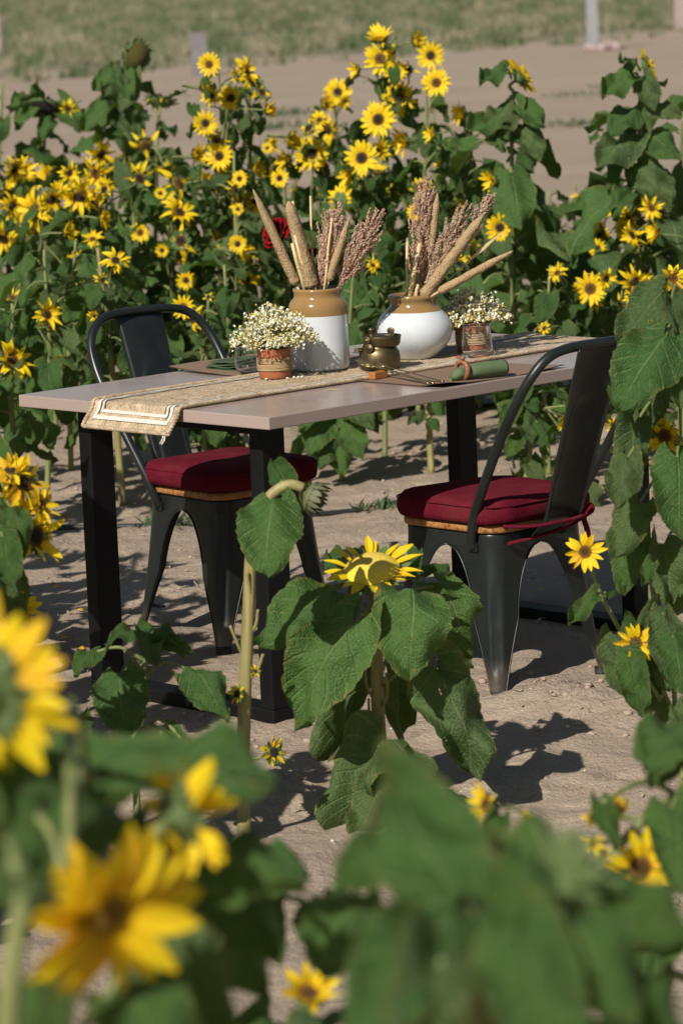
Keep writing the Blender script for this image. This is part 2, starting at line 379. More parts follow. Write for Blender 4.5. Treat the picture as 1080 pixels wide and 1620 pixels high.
    simple('rubber', (0.012, 0.012, 0.012), 0.7)
def _sep(t, v, i):
    o = t.node('ShaderNodeSeparateXYZ'); t.l.new(v, o.inputs[0]); return o.outputs[i]
make_materials()
# ---------------------------------------------------------------- the ground
TP = Vector((-0.161, 8.233, 0)); TH = R(44.6); TL, TW, TZ = 1.595, 0.913, 0.773
IU, IV, LU, LV = 0.088, 0.121, 0.076, 0.045
UX = Vector((math.cos(TH), math.sin(TH), 0)); VX = Vector((-math.sin(TH), math.cos(TH), 0))
def T(u, v, z=TZ): return TP + UX * u + VX * v + Vector((0, 0, z))
CH1 = (Vector((-0.300, 9.560, 0)), R(218.7)); CH2 = (Vector((0.381, 8.835, 0)), R(42.5)); CS = 0.968
def foot_points():
    out = []
    for (c, a), hts in ((CH1, (0.012, 0.034, 0.004, 0.006)), (CH2, (0.016, 0.008, 0.008, 0.008))):
        k = 0
        for fx, fy in ((-1, -1), (1, -1), (1, 1), (-1, 1)):
            x, y = fx * 0.204 * CS, fy * 0.204 * CS
            out.append((c.x + x * math.cos(a) - y * math.sin(a), c.y + x * math.sin(a) + y * math.cos(a), hts[k])); k += 1
    return out
FEET = foot_points()
random.seed(17)
PRINTS = {}
for _k in range(70):
    _x, _y, _a = random.uniform(-1.5, 1.8), random.uniform(6.8, 14.5), random.uniform(0, 6.28)
    for _i in range(-1, 2):
        for _j in range(-1, 2): PRINTS.setdefault((int(_x * 2) + _i, int(_y * 2) + _j), []).append((_x, _y, math.cos(_a), math.sin(_a)))
def gz(x, y):
    near = max(0.0, min(1.0, (26 - y) / 8))
    p = Vector((x, y, 0))
    z = 0.016 * noise.noise(p * 1.4) + 0.015 * noise.noise(p * 4.1 + Vector((7, 3, 1)))
    z += 0.009 * noise.noise(p * 11.0) + 0.006 * abs(noise.noise(p * 27.0))
    lump = noise.noise(p * 2.3 + Vector((3, 9, 4)))
    if lump > 0.12: z += (lump - 0.12) * 0.06 * (0.4 + abs(noise.noise(p * 19.0)) * 1.6)
    for fx, fy, ca, sa in PRINTS.get((int(x * 2), int(y * 2)), ()):
        du, dv = (x - fx) * ca + (y - fy) * sa, -(x - fx) * sa + (y - fy) * ca
        e = (du / 0.14) ** 2 + (dv / 0.052) ** 2
        if e < 4: z += -0.014 * math.exp(-e * e) + 0.007 * math.exp(-((e - 1.5) / 0.6) ** 2)
    k = math.exp(-((x - 0.58) ** 2 / 0.05 + (y - 8.42) ** 2 / 0.12))
    z += k * (0.016 + 0.02 * abs(noise.noise(p * 14.0)) + 0.014 * abs(noise.noise(p * 30.0)))
    z = z * near + (1 - near) * 0.0
    z += 0.012
    w = 0.0; s = 0.0
    for fx, fy, fh in FEET:
        d2 = (x - fx) ** 2 + (y - fy) ** 2
        if d2 < 0.09:
            k = math.exp(-d2 / 0.006); w += k; s += k * fh
    if w > 1e-3:
        a = min(1.0, w); z = z * (1 - a) + (s / w) * a
    # keep the sand low under the table's base bars
    dx, dy = x - TP.x, y - TP.y
    u = dx * UX.x + dy * UX.y; v = dx * VX.x + dy * VX.y
    if -0.3 < v < TW + 0.3 and -0.3 < u < TL + 0.3:
        for u0 in (IU + LU / 2, TL - IU - LU / 2):
            e = max(0, abs(u - u0) - 0.05)
            a = math.exp(-e * e / 0.004)
            z = z * (1 - 0.75 * a) + 0.75 * a * 0.008
    return z
def lines(segs):
    out = []
    for a, b, n in segs:
        for i in range(n): out.append(a + (b - a) * i / n)
    out.append(segs[-1][1]); return out
XS = lines([(-3000, -600, 4), (-600, -100, 5), (-100, -20, 8), (-20, -4, 12), (-4, -1.6, 26), (-1.6, 1.9, 150), (1.9, 4, 22), (4, 20, 12), (20, 100, 8), (100, 600, 5), (600, 3000, 4)])
YS = lines([(-200, -20, 5), (-20, 0, 5), (0, 4, 16), (4, 6.4, 34), (6.4, 12.5, 270), (12.5, 18, 110), (18, 30, 60), (30, 100, 35), (100, 400, 12), (400, 3000, 10)])
mb = MB()
pts = []
for y in YS:
    for x in XS:
        z = gz(x, y) if (-8 < x < 8 and 0 < y < 40) else (0.012 + (0.08 * noise.noise(Vector((x * 0.15, y * 0.15, 5))) if 26 < y < 120 else 0))
        pts.append((x, y, z))
mb.quad_grid(pts, len(YS), len(XS))
ground = kind(mb.build('ground', MT['sand']), 'structure')

# clods, pebbles and straw lying on the sand: nobody could count them
def blob(mbx, c, r, mat, sq=0.7):
    o = len(mbx.v); t = (1 + 5 ** 0.5) / 2
    ico = [(-1, t, 0), (1, t, 0), (-1, -t, 0), (1, -t, 0), (0, -1, t), (0, 1, t), (0, -1, -t), (0, 1, -t), (t, 0, -1), (t, 0, 1), (-t, 0, -1), (-t, 0, 1)]
    a = rnd(0, 6.28); ca, sa = math.cos(a), math.sin(a)
    for x, y, z in ico:
        k = r / 1.9 * rnd(0.7, 1.25); x, y = x * ca - y * sa, x * sa + y * ca
        mbx.v.append((c[0] + x * k, c[1] + y * k * rnd(0.8, 1.2), c[2] + z * k * sq))
    for q in ((0, 11, 5), (0, 5, 1), (0, 1, 7), (0, 7, 10), (0, 10, 11), (1, 5, 9), (5, 11, 4), (11, 10, 2), (10, 7, 6), (7, 1, 8), (3, 9, 4), (3, 4, 2), (3, 2, 6), (3, 6, 8), (3, 8, 9), (4, 9, 5), (2, 4, 11), (6, 2, 10), (8, 6, 7), (9, 8, 1)):
        mbx.f.append(tuple(o + k for k in q)); mbx.m.append(mat); mbx.sm.append(True); mbx.uv.append([(0, 0)] * 3)
cl = MB(); random.seed(11)
n = 0
while n < 2600:
    x, y = rnd(-1.7, 2.0), 6.6 + (rnd(0, 1) ** 1.5) * 8
    if noise.noise(Vector((x * 1.9, y * 1.9, 2))) < -0.05 + rnd(-0.2, 0.3): continue
    r = 0.0025 + 0.009 * rnd(0, 1) ** 6
    blob(cl, (x, y, gz(x, y) + r * 0.1), r, 0); n += 1
for cx, cy, nn, sp_ in ((0.60, 8.35, 110, 0.13), (0.48, 8.75, 50, 0.12), (-0.05, 9.0, 60, 0.15), (-0.5, 8.5, 60, 0.2)):
    for k in range(nn):
        x, y = random.gauss(cx, sp_), random.gauss(cy, sp_ * 1.3); r = 0.003 + 0.011 * rnd(0, 1) ** 4
        blob(cl, (x, y, gz(x, y) + r * 0.2), r, 0)
kind(cl.build('sand_clods', MT['clod']), 'stuff')
pb = MB()
for k in range(240):
    x, y = rnd(-1.6, 2.0), rnd(6.6, 14); r = rnd(0.002, 0.006)
    blob(pb, (x, y, gz(x, y) + r * 0.4), r, 0)
kind(pb.build('pebbles', MT['pebble']), 'stuff')
lt = MB()
for k in range(520):
    x, y = rnd(-1.7, 2.0), rnd(6.6, 15)
    if k < 160: x, y = random.gauss(-0.42, 0.2), random.gauss(10.4, 0.35)
    a = rnd(0, 6.28); L = rnd(0.008, 0.035) if rnd(0, 1) < 0.93 else rnd(0.05, 0.11); z = gz(x, y) + 0.004
    d = Vector((math.cos(a), math.sin(a), 0)); s_ = Vector((-d.y, d.x, 0)) * rnd(0.001, 0.004)
    p0 = Vector((x, y, z)); p1 = p0 + d * L * 0.5 + s_ + Vector((0, 0, rnd(0, 0.006))); p2 = p0 + d * L
    lt.quad_grid([p0 - s_ * .6, p0 + s_ * .6, p1 - s_ * 1.4, p1 + s_ * 1.4, p2 - s_ * .3, p2 + s_ * .3], 3, 2)
kind(lt.build('dry_litter', MT['litter']), 'stuff')
yp = MB()
for k in range(60):
    x, y = (rnd(-1.6, 1.8), rnd(6.8, 15)) if k > 25 else (random.gauss(-0.8, 0.15), random.gauss(9.6, 0.5))
    a = rnd(0, 6.28); d = Vector((math.cos(a), math.sin(a), 0)); s_ = Vector((-d.y, d.x, 0)); p0 = Vector((x, y, gz(x, y) + 0.006)); L = rnd(0.02, 0.04)
    yp.quad_grid([p0 - s_ * .003, p0 + s_ * .003, p0 + d * L * .5 - s_ * .006 + Vector((0, 0, .006)), p0 + d * L * .5 + s_ * .006, p0 + d * L - s_ * .001, p0 + d * L + s_ * .001], 3, 2)
kind(yp.build('fallen_petals', MT['petal_aged']), 'stuff')

# dry field of grass far behind, up to the horizon
random.seed(5); gm = MB(); n = 0
while n < 13000:
    y = 58 + 240 * rnd(0, 1) ** 1.9; x = rnd(-0.17, 0.17) * y * 1.15
    e = y - (69.5 + 0.96 * x)
    dens = 0.5 + 0.5 * noise.noise(Vector((x * 0.35, y * 0.12, 8)))
    if e < -6 or (e < 3 and rnd(0, 1) > 0.12) or rnd(0, 1) > 0.25 + dens: continue
    n += 1; h = rnd(0.10, 0.34) * (0.5 + dens)
    for b in range(6):
        a = rnd(0, 6.28); l = rnd(0.02, 0.2); bx, by = x + rnd(-.22, .22), y + rnd(-.2, .2); w = rnd(0.012, 0.04)
        gm.face([(bx - w, by, 0), (bx + w, by, 0), (bx + l * math.cos(a), by + l * math.sin(a), h * rnd(0.6, 1.2))], 0, [(0, 0), (1, 0), (.5, 1)])
kind(gm.build('dry_grass', MT['dry_grass']), 'stuff')

# ---------------------------------------------------------------- fence posts far behind
def post(name, px, py_base, w, h, mat, label, lean=0.0, base_stone=False, dep=0.14):
    p = atz(px, py_base, 0.0); m = MB(); nz = 6; prof = []
    for i in range(nz + 1):
        z = -0.2 + (h + 0.2) * i / nz; k = 1 - 0.06 * i / nz
        for sx, sy in ((-1, -1), (1, -1), (1, 1), (-1, 1)):
            prof.append((sx * w / 2 * k + lean * z + rnd(-.006, .006), sy * dep / 2 * k + rnd(-.006, .006), z))
    m.quad_grid(prof, nz + 1, 4, 0, None, False, True)
    m.face(prof[-4:])
    r = empty(name, (p.x, p.y, 0)); m.build('shaft', MT[mat], r)
    if base_stone:
        b = MB()
        for k in range(7): blob(b, (rnd(-.1, .55), rnd(-.3, .3), 0.05), rnd(0.1, 0.2), 0)
        b.build('footing', MT['post_pink'], r)
    tag(r, label, 'post'); return r
post('fence_post', 319, 122, 0.29, 0.72, 'post_stone', 'short grey stone slab post at the edge of the dry field, shorter than the rest', -0.05)
post('fence_post', 937, 80, 0.20, 1.9, 'post_white', 'pale whitewashed post standing in a heap of footing stones', 0.0, True)
post('fence_post', 1075, 47, 0.24, 1.5, 'post_pink', 'pinkish stone post standing in the dry grass, tall and without footing stones')
post('fence_post', -4, 100, 0.22, 1.0, 'post_pink', 'pinkish stone post at the edge of the sandy track behind the spent sunflowers')

# ---------------------------------------------------------------- weeds on the sandy track
def weed_mesh(seed, n, r, h):
    random.seed(seed); m = MB()
    for k in range(n):
        a = rnd(0, 6.28); rr = r * rnd(0, 1) ** 0.7; x, y = rr * math.cos(a) * 1.6, rr * math.sin(a)
        d = Vector((rnd(-1, 1), rnd(-1, 1), rnd(0.5, 1.5))).normalized() * h * rnd(0.4, 1.1); w = Vector((rnd(-1, 1), rnd(-1, 1), 0)).normalized() * h * 0.12
        p = Vector((x, y, 0))
        m.quad_grid([p - w * .3, p + w * .3, p + d * .5 - w, p + d * .5 + w, p + d - w * .1 - Vector((0, 0, h * .1)), p + d + w * .1 - Vector((0, 0, h * .1))], 3, 2)
    return m.mesh('weed', MT['weed'])
for i, (px, py, r, h) in enumerate(((440, 185, .45, .16), (925, 152, .35, .1), (895, 200, .3, .12), (985, 138, .3, .1), (745, 312, .3, .14), (600, 810, .06, .05), (285, 835, .10, .06), (215, 640, .08, .10), (1060, 1395, .05, .08), (430, 205, .3, .12))):
    p = atz(px, py, 0.01)
    wd = empty('weed', (p.x, p.y, gz(p.x, p.y))); kind(link('blades', weed_mesh(60 + i, 70, r, h), wd), 'stuff')
    tag(wd,
        'low green weed growing from the bare sand of the track' if py < 400 else 'tiny green weed sprouting from the sand by the furniture', 'weed',
        'weeds on the sandy track' if py < 400 else 'weeds near the table')

# ---------------------------------------------------------------- drip hoses along the rows
def hose(pxs, lift, label, r=0.009):
    P = []
    for px, py in pxs:
        p = atz(px, py, 0.02); P.append((p.x, p.y, gz(p.x, p.y) + r * 0.7 + lift))
    m = MB(); m.tube(spline(P, 8), r, 8); tag(m.build('drip_hose', MT['hose']), label, 'hose')
hose([(-420, 560), (-100, 552), (200, 545), (500, 533), (800, 524), (850, 523), (1100, 518), (1500, 506)], 0.0, 'black drip hose along the farthest visible sunflower row', 0.010)
hose([(-420, 712), (-60, 690), (60, 668), (120, 660), (420, 668), (600, 661), (760, 648), (870, 642), (1100, 638), (1500, 622)], 0.0, 'black drip hose along the row behind the table, crossing at its far leg')
hose([(-500, 870), (0, 842), (300, 830), (560, 804), (640, 797), (800, 790), (1000, 748), (1200, 742), (1700, 738)], 0.0, 'black drip hose on the sand just behind the chairs')

# ---------------------------------------------------------------- the table
def table():
    t = empty('dining_table', (TP.x, TP.y, 0), TH)
    m = MB(); m.box((TL / 2, TW / 2, TZ - 0.015), (TL, TW, 0.03)); bevel(m.build('tabletop', MT['stone_top'], t), 0.0022, 2)
    for u0 in (IU, TL - IU - LU):
        for v0 in (IV, TW - IV - LV):
            m = MB(); m.box((u0 + LU / 2, v0 + LV / 2, (TZ - 0.031) / 2 + 0.02), (LU, LV, TZ - 0.031 - 0.04)); bevel(m.build('leg', MT['black_metal'], t), 0.003)
        m = MB(); m.box((u0 + LU / 2, TW / 2, 0.02), (LU + 0.001, TW - 2 * IV + 0.002, 0.04)); bevel(m.build('base_bar', MT['black_metal'], t), 0.003)
        m = MB(); m.box((u0 + LU / 2, TW / 2, TZ - 0.047), (LU - 0.004, TW - 2 * IV - 2 * LV - 0.002, 0.03)); bevel(m.build('top_bar', MT['black_metal'], t), 0.003)
    tag(t, 'pinkish stone-topped table with black metal frame legs, set among sunflowers', 'table')
    return t
table()

# ---------------------------------------------------------------- chairs
def corner_pt(h, r, a):
    q = r * PI / 2
    if abs(a) <= q / 2:
        an = R(45) + a / (q / 2) * R(45); return Vector((h - r + r * math.cos(an), h - r + r * math.sin(an), 0))
    if a > 0: return Vector((h - r - (a - q / 2), h, 0))
    return Vector((h, h - r - (-a - q / 2), 0))
def side_half(h, r): return (h - r) + r * PI / 4
def rsq(h, r, n=10):
    out = []
    for sx, sy, a0 in ((1, 1, 0), (-1, 1, 90), (-1, -1, 180), (1, -1, 270)):
        for k in range(n + 1):
            a = R(a0 + 90 * k / n); out.append(Vector((sx * (h - r) + r * math.cos(a), sy * (h - r) + r * math.sin(a), 0)))
    return out
ZA = 0.388
def leg_mesh():
    m = MB(); nz, na = 46, 22; pts = []
    def hz(z): return 0.172 + 0.036 * ((ZA - z) / ZA) ** 1.15 if z < ZA else 0.172
    edges = ([], [])
    for i in range(nz + 1):
        z = ZA * (1 - (1 - i / nz) ** 1.0); h = hz(z); r = lerp(0.024, 0.05, z / ZA)
        ws = side_half(h, r) - 0.0005
        if z > 0.2:
            t = (z - 0.2) / (ZA - 0.2); w = 0.072 + (ws - 0.072) * (1 - math.sqrt(max(0, 1 - t * t)))
        else: w = 0.020 + 0.052 * (z / 0.2) ** 1.3
        w = min(w, ws)
        for k in range(na + 1):
            a = -w + 2 * w * k / na; p = corner_pt(h, r, a); p.z = z
            g = math.exp(-(a / 0.013) ** 4) * (1 / (1 + math.exp(-(z - 0.075) / 0.006))) * (1 / (1 + math.exp((z - 0.27) / 0.02)))
            p -= Vector((1, 1, 0)).normalized() * 0.0055 * g
            # rolled edge turns inwards
            if k in (0, na) and w < ws - 0.001:
                inn = Vector((-1, -1, 0)).normalized(); p += inn * 0.006
            pts.append(p)
        e0 = corner_pt(h, r, -w); e0.z = z; e1 = corner_pt(h, r, w); e1.z = z
        edges[0].append(e0); edges[1].append(e1)
    m.quad_grid(pts, nz + 1, na + 1)
    for e in edges:
        e2 = [p for i, p in enumerate(e) if i % 2 == 0 or i > nz - 6]
        m.tube([q - Vector((1, 1, 0)).normalized() * 0.0016 for q in e2], 0.0024, 6)
    return m.mesh('leg', MT['chair_metal'])
LEG = leg_mesh()
def foot_mesh():
    m = MB(); P = [corner_pt(0.2095, 0.024, a) for a in (-0.025, -0.015, 0, 0.015, 0.025)] ; Q = [p - Vector((1, 1, 0)).normalized() * 0.022 for p in P]
    rg = []
    loop = P + Q[::-1]
    for z, k in ((-0.004, 0.9), (0.0, 1.0), (0.024, 1.0), (0.026, 0.8)):
        c = sum(loop, Vector()) / len(loop)
        rg += [c + (p - c) * k + Vector((0, 0, z)) for p in loop]
    m.quad_grid(rg, 4, len(loop), 0, None, True, True); m.face(rg[-len(loop):]); return m.mesh('foot_cap', MT['rubber'])
FOOT = foot_mesh()
def apron_mesh():
    m = MB(); P = []
    prof = ((0.172, 0.05, ZA - 0.0005), (0.1715, 0.05, 0.41), (0.172, 0.05, 0.420), (0.170, 0.05, 0.4245), (0.160, 0.045, 0.4255), (0.10, 0.04, 0.4245))
    for h, r, z in prof:
        for p in rsq(h, r): P.append((p.x, p.y, z))
    n = len(rsq(0.17, 0.05)); m.quad_grid(P, len(prof), n, 0, None, True, True)
    m.face(P[-n:]); return m.mesh('seat_pan', MT['chair_metal'])
APRON = apron_mesh()
def wood_mesh():
    m = MB(); P = []
    prof = ((0.150, 0.05, 0.426), (0.178, 0.06, 0.4262), (0.1815, 0.062, 0.430), (0.182, 0.062, 0.440), (0.1805, 0.062, 0.4455), (0.176, 0.06, 0.447), (0.10, 0.05, 0.447))
    for h, r, z in prof:
        for k, p in enumerate(rsq(h, r)): P.append((p.x, p.y, z))
    n = len(rsq(0.17, 0.05)); m.quad_grid(P, len(prof), n, 0, None, True, True)
    m.face(P[-n:]); return m.mesh('wooden_seat', MT['seat_wood'])
WOOD = wood_mesh()
TUBE = [(0.176, -0.102, 0.388), (0.184, -0.106, 0.412), (0.196, -0.130, 0.475), (0.211, -0.196, 0.585), (0.221, -0.262, 0.69), (0.221, -0.314, 0.772), (0.206, -0.352, 0.838), (0.168, -0.374, 0.886), (0.110, -0.385, 0.906), (0.0, -0.389, 0.910)]
def tube_mesh():
    m = MB(); P = TUBE + [(-x, y, z) for x, y, z in TUBE[-2::-1]]; m.tube(spline(P, 6), 0.0128, 14)
    for s in (-1, 1):
        m.box((s * 0.1745, -0.102, 0.389), (0.012, 0.034, 0.022))
    return m.mesh('back_tube', MT['chair_metal'])
BTUBE = tube_mesh()
def splat_mesh():
    m = MB(); nz, nx = 56, 34; P = []
    for i in range(nz + 1):
        t = i / nz; z = lerp(0.400, 0.902, t); y = -0.1735 - 0.052 * min(1, t / 0.10) ** 0.8 - 0.163 * max(0, (t - 0.04)) / 0.96
        hw = lerp(0.062, 0.080, t)
        for k in range(nx + 1):
            s = -1 + 2 * k / nx; x = s * hw; dy = -0.010 * s * s
            # raised arch line
            d = abs(x) - 0.040 if z < 0.72 else math.hypot(x, (z - 0.72) * 0.9) - 0.040
            dy += 0.0045 * (1 / (1 + math.exp(d / 0.0022))) + 0.002 * math.exp(-(d / 0.004) ** 2)
            if k in (0, nx): dy -= 0.010
            P.append((x, y + dy, z))
    m.quad_grid(P, nz + 1, nx + 1)
    return m.mesh('back_splat', MT['chair_metal'])
SPLAT = splat_mesh()
def chair(c, a, label):
    r = empty('metal_chair', (c.x, c.y, 0.0), a, CS)
    for k in range(4):
        l = link('leg', LEG, r); l.rotation_euler = (0, 0, k * PI / 2)
        f = link('foot_cap', FOOT, l)
    link('seat_pan', APRON, r); link('wooden_seat', WOOD, r); link('back_tube', BTUBE, r); s = link('back_splat', SPLAT, r)
    md = s.modifiers.new('solid', 'SOLIDIFY'); md.thickness = 0.002
    tag(r, label, 'chair', 'metal chairs at the table'); return r
chair(*CH1, 'dark grey metal chair on the far side, its back showing above the tabletop')
chair(*CH2, 'dark grey metal chair on the near side, its curved side tube in full view')
def cushion_mesh():
    m = MB(); P = []; n = len(rsq(0.17, 0.05, 12))
    prof = [(0.150, 0.06, 0.4475), (0.186, 0.075, 0.4490), (0.1965, 0.08, 0.4545), (0.2005, 0.082, 0.466), (0.2010, 0.082, 0.480), (0.1995, 0.082, 0.4905), (0.1965, 0.08, 0.4965), (0.1955, 0.08, 0.4985), (0.190, 0.078, 0.5055), (0.176, 0.072, 0.5105), (0.14, 0.06, 0.516), (0.09, 0.04, 0.5195), (0.03, 0.02, 0.5205)]
    for h, r, z in prof:
        for k, p in enumerate(rsq(h, r, 12)):
            w = 0.0022 * math.sin(k * 0.9 + z * 40) + 0.004 * noise.noise(Vector((p.x * 12, p.y * 12, z * 30)))
            q = p * (1 + w / 0.2 * 1.2); P.append((q.x, q.y, z + (noise.noise(Vector((p.x * 9, p.y * 9, 2))) * 0.005 if z > 0.5 else 0)))
    m.quad_grid(P, len(prof), n, 0, None, True, True); m.face(P[-n:], 0, None, True)
    # seam piping
    loop = [Vector((q.x, q.y, 0.4965)) for q in rsq(0.1985, 0.08, 8)]; loop.append(loop[0].copy())
    m.tube(loop, 0.0022, 6)
    return m.mesh('seat_cushion', MT['burgundy'])
CUSH = cushion_mesh()
def cushion(c, a, label, ties):
    r = empty('seat_cushion', (c.x, c.y, 0.446 * CS), a, CS)
    b = link('cushion_body', CUSH, r, (0, 0, -0.4455))
    if ties:
        for pth in ([(-0.150, -0.185, 0.0), (-0.10, -0.235, -0.002), (-0.03, -0.262, 0.002), (0.05, -0.262, 0.004), (0.10, -0.235, 0.006), (0.14, -0.195, 0.01)],
                    [(-0.13, -0.182, -0.048), (-0.06, -0.215, -0.036), (0.02, -0.245, -0.018), (0.085, -0.25, 0.002)],
                    [(0.085, -0.25, 0.002), (0.105, -0.255, 0.012), (0.10, -0.262, 0.028), (0.085, -0.255, 0.018), (0.08, -0.25, -0.004), (0.09, -0.25, -0.03), (0.10, -0.245, -0.055)]):
            m = MB(); m.tube(spline(pth, 6), 0.0095, 8, 0, True, 0.5); m.build('tie', MT['burgundy'], r)
    tag(r, label, 'cushion', 'burgundy seat cushions'); return r
cushion(*CH1, 'burgundy seat cushion on the far chair, half hidden by the table leg', False)
cushion(*CH2, 'burgundy seat cushion on the near chair, tied to its back with red ribbons', True)

# ---------------------------------------------------------------- things on the table
def runner():
    t = empty('table_runner', tuple(T(0, 0, TZ)), TH)
    v0, v1 = 0.300, 0.612
    def path(s):                     # s: metres along from the left hanging end; negative hangs down
        if s < 0: return Vector((-0.0085 + s * 0.62 * min(1, -s * 25), 0, 0.0045 + s * 0.93))
        if s > TL: return Vector((TL + 0.009, 0, 0.0045 - (s - TL)))
        return Vector((s - 0.006, 0, 0.0058))
    S = [-0.062, -0.05, -0.035, -0.02, -0.008, -0.001] + [0.004 + i * (TL - 0.008) / 220 for i in range(221)] + [TL + 0.002, TL + 0.02, TL + 0.05]
    def strip(name, va, vb, lift, mat, s0=None, s1=None, nv=6, parent=t, rib=0.0):
        m = MB(); P = []; Sx = [s for s in S if (s0 is None or s >= s0) and (s1 is None or s <= s1)]
        if s0 is not None: Sx = [s0] + Sx
        if s1 is not None: Sx = Sx + [s1]
        for s in Sx:
            b = path(s)
            for k in range(nv):
                v = lerp(va, vb, k / (nv - 1)) + (0.0022 * noise.noise(Vector((s * 55, k * 2.3 + va * 90, 7))) if nv == 3 else 0) + 0.004 * math.sin(s * 6.0) + 0.0015 * noise.noise(Vector((s * 25, v0, 3)))
                nrm = Vector((0, 0, 1)) if 0 <= s <= TL else (Vector((-1, 0, 0)) if s < 0 else Vector((1, 0, 0)))
                wob = 0.0012 * noise.noise(Vector((s * 30, v * 60, 1))) + 0.0008
                wob += rib * (abs(math.sin((v - v0) / 0.0125 * PI)) - 1) * (0.65 + 0.7 * noise.noise(Vector((s * 70, int((v - v0) / 0.0125) * 3.7, 2))))
                q = b + nrm * (lift + wob); P.append((q.x, v, q.z))
        m.quad_grid(P, len(Sx), nv); return m.build(name, MT[mat], parent)
    strip('jute_field', v0 + 0.004, v1 - 0.004, 0.0, 'jute', nv=151, rib=0.0048)
    # white bands: two close lines along each long side and across both ends
    for dv in (0.020, 0.036):
        w = 0.009 if dv < 0.03 else 0.007
        strip('white_band', v0 + dv, v0 + dv + w, 0.002, 'jute_white', -0.062 + dv, None, 3)
        strip('white_band', v1 - dv - w, v1 - dv, 0.002, 'jute_white', -0.062 + dv, None, 3)
        m = MB(); P = []
        for s in (-0.062 + dv, -0.062 + dv + w):
            b = path(s)
            for k in range(16): P.append((b.x - 0.0032, lerp(v0 + dv, v1 - dv, k / 15) + 0.004 * math.sin(s * 6), b.z))
        m.quad_grid(P, 2, 16); m.build('white_band', MT['jute_white'], t)
    for va in (v0 + 0.0305, v1 - 0.0345): strip('dark_band', va, va + 0.004, 0.0021, 'jute_dark', -0.030, None, 3)
    for va in (v0 + 0.0445, v1 - 0.0475): strip('dark_band', va, va + 0.003, 0.0021, 'jute_dark', -0.016, None, 3)
    # braided edge: two strands that twist round each other
    def braid(pts):
        L = 0; acc = [0]
        for i in range(1, len(pts)): L += (pts[i] - pts[i - 1]).length; acc.append(L)
        for ph in (0, 1):
            m = MB(); Q = []; n = max(8, int(L / 0.004))
            j = 0
            for i in range(n + 1):
                d = L * i / n
                while j < len(acc) - 2 and acc[j + 1] < d: j += 1
                f = (d - acc[j]) / max(1e-6, acc[j + 1] - acc[j]); p = pts[j].lerp(pts[j + 1], f); tg = (pts[j + 1] - pts[j]).normalized()
                a = d / 0.017 * 2 * PI + ph * PI
                nx = tg.cross(Vector((0.3, 0.2, 1))).normalized(); ny = tg.cross(nx)
                Q.append(p + nx * math.cos(a) * 0.0030 + ny * math.sin(a) * 0.0024)
            m.tube(Q, 0.0042, 6, 0, False); m.build('braided_edge', MT['jute'], t)
    def edge_line(v):
        return [path(s) + Vector((-(0.003 if s < 0 else 0), v + 0.004 * math.sin(s * 6.0), 0.001 if s >= 0 else 0)) for s in S]
    e0 = edge_line(v0); e1 = edge_line(v1)
    braid(e0); braid(e1); braid([e0[0].lerp(e1[0], k / 12) for k in range(13)])
    # frayed end
    m = MB()
    for k in range(5): m.tube(spline([e0[0] + Vector((0, 0.012 + k * .002, -0.002)), e0[0] + Vector((-.004, 0.012 + rnd(-.004, .01), -0.014)), e0[0] + Vector((rnd(-.01, .004), 0.02 + rnd(-.004, .012), -0.024 + rnd(-.004, .004)))], 3), 0.0013, 5)
    m.build('frayed_end', MT['jute_white'], t)
    # loose fibres
    m = MB()
    for k in range(160):
        s = rnd(0, 0.9); v = rnd(v0, v1); b = path(s) + Vector((0, v, 0.004)); a = rnd(0, 6.28); L = rnd(0.006, 0.02)
        m.tube([b, b + Vector((math.cos(a) * L * .5, math.sin(a) * L * .5, rnd(.002, .007))), b + Vector((math.cos(a) * L, math.sin(a) * L, rnd(0.0, .006)))], 0.0004, 3)
    kind(m.build('fibres', MT['straw'], t), 'stuff')
    tag(t, 'jute table runner with white bands, hanging over the end of the table', 'table runner')
runner()
RZ = TZ + 0.008                              # the level on top of the runner
def placemat(corners, name_label, curl):
    # corners in table coordinates: (u,v) origin, along, across
    (u0, v0), (u1, v1) = corners
    o = empty('placemat', tuple(T(0, 0, TZ)), TH); m = MB(); P = []; n = 24; k2 = 16
    top = []; bot = []
    for i in range(n + 1):
        for j in range(k2 + 1):
            u = lerp(u0, u1, i / n); v = lerp(v0, v1, j / k2)
            c = curl(i / n, j / k2)
            top.append((u, v, 0.0026 + c)); bot.append((u, v, 0.0010 + c))
    m.quad_grid(top, n + 1, k2 + 1); m.quad_grid(bot, n + 1, k2 + 1)
    b = m.build('sheet', MT['mat_brown'], o); tag(o, name_label, 'placemat', 'brown placemats'); return o
placemat(((0.600, 0.012), (1.062, 0.292)), 'brown placemat on the near side under the rolled green napkin', lambda a, b: 0.010 * math.exp(-((a) ** 2 + (b) ** 2) / 0.02) + 0.006 * math.exp(-((a - 1) ** 2 + b ** 2) / 0.03) + 0.0012 * math.sin(a * 9) * (1 - b))
placemat(((0.525, 0.624), (1.0, 0.928)), 'brown placemat on the far side beside the dark green napkin', lambda a, b: 0.012 * b * b + 0.0015 * math.sin(a * 8) * b)
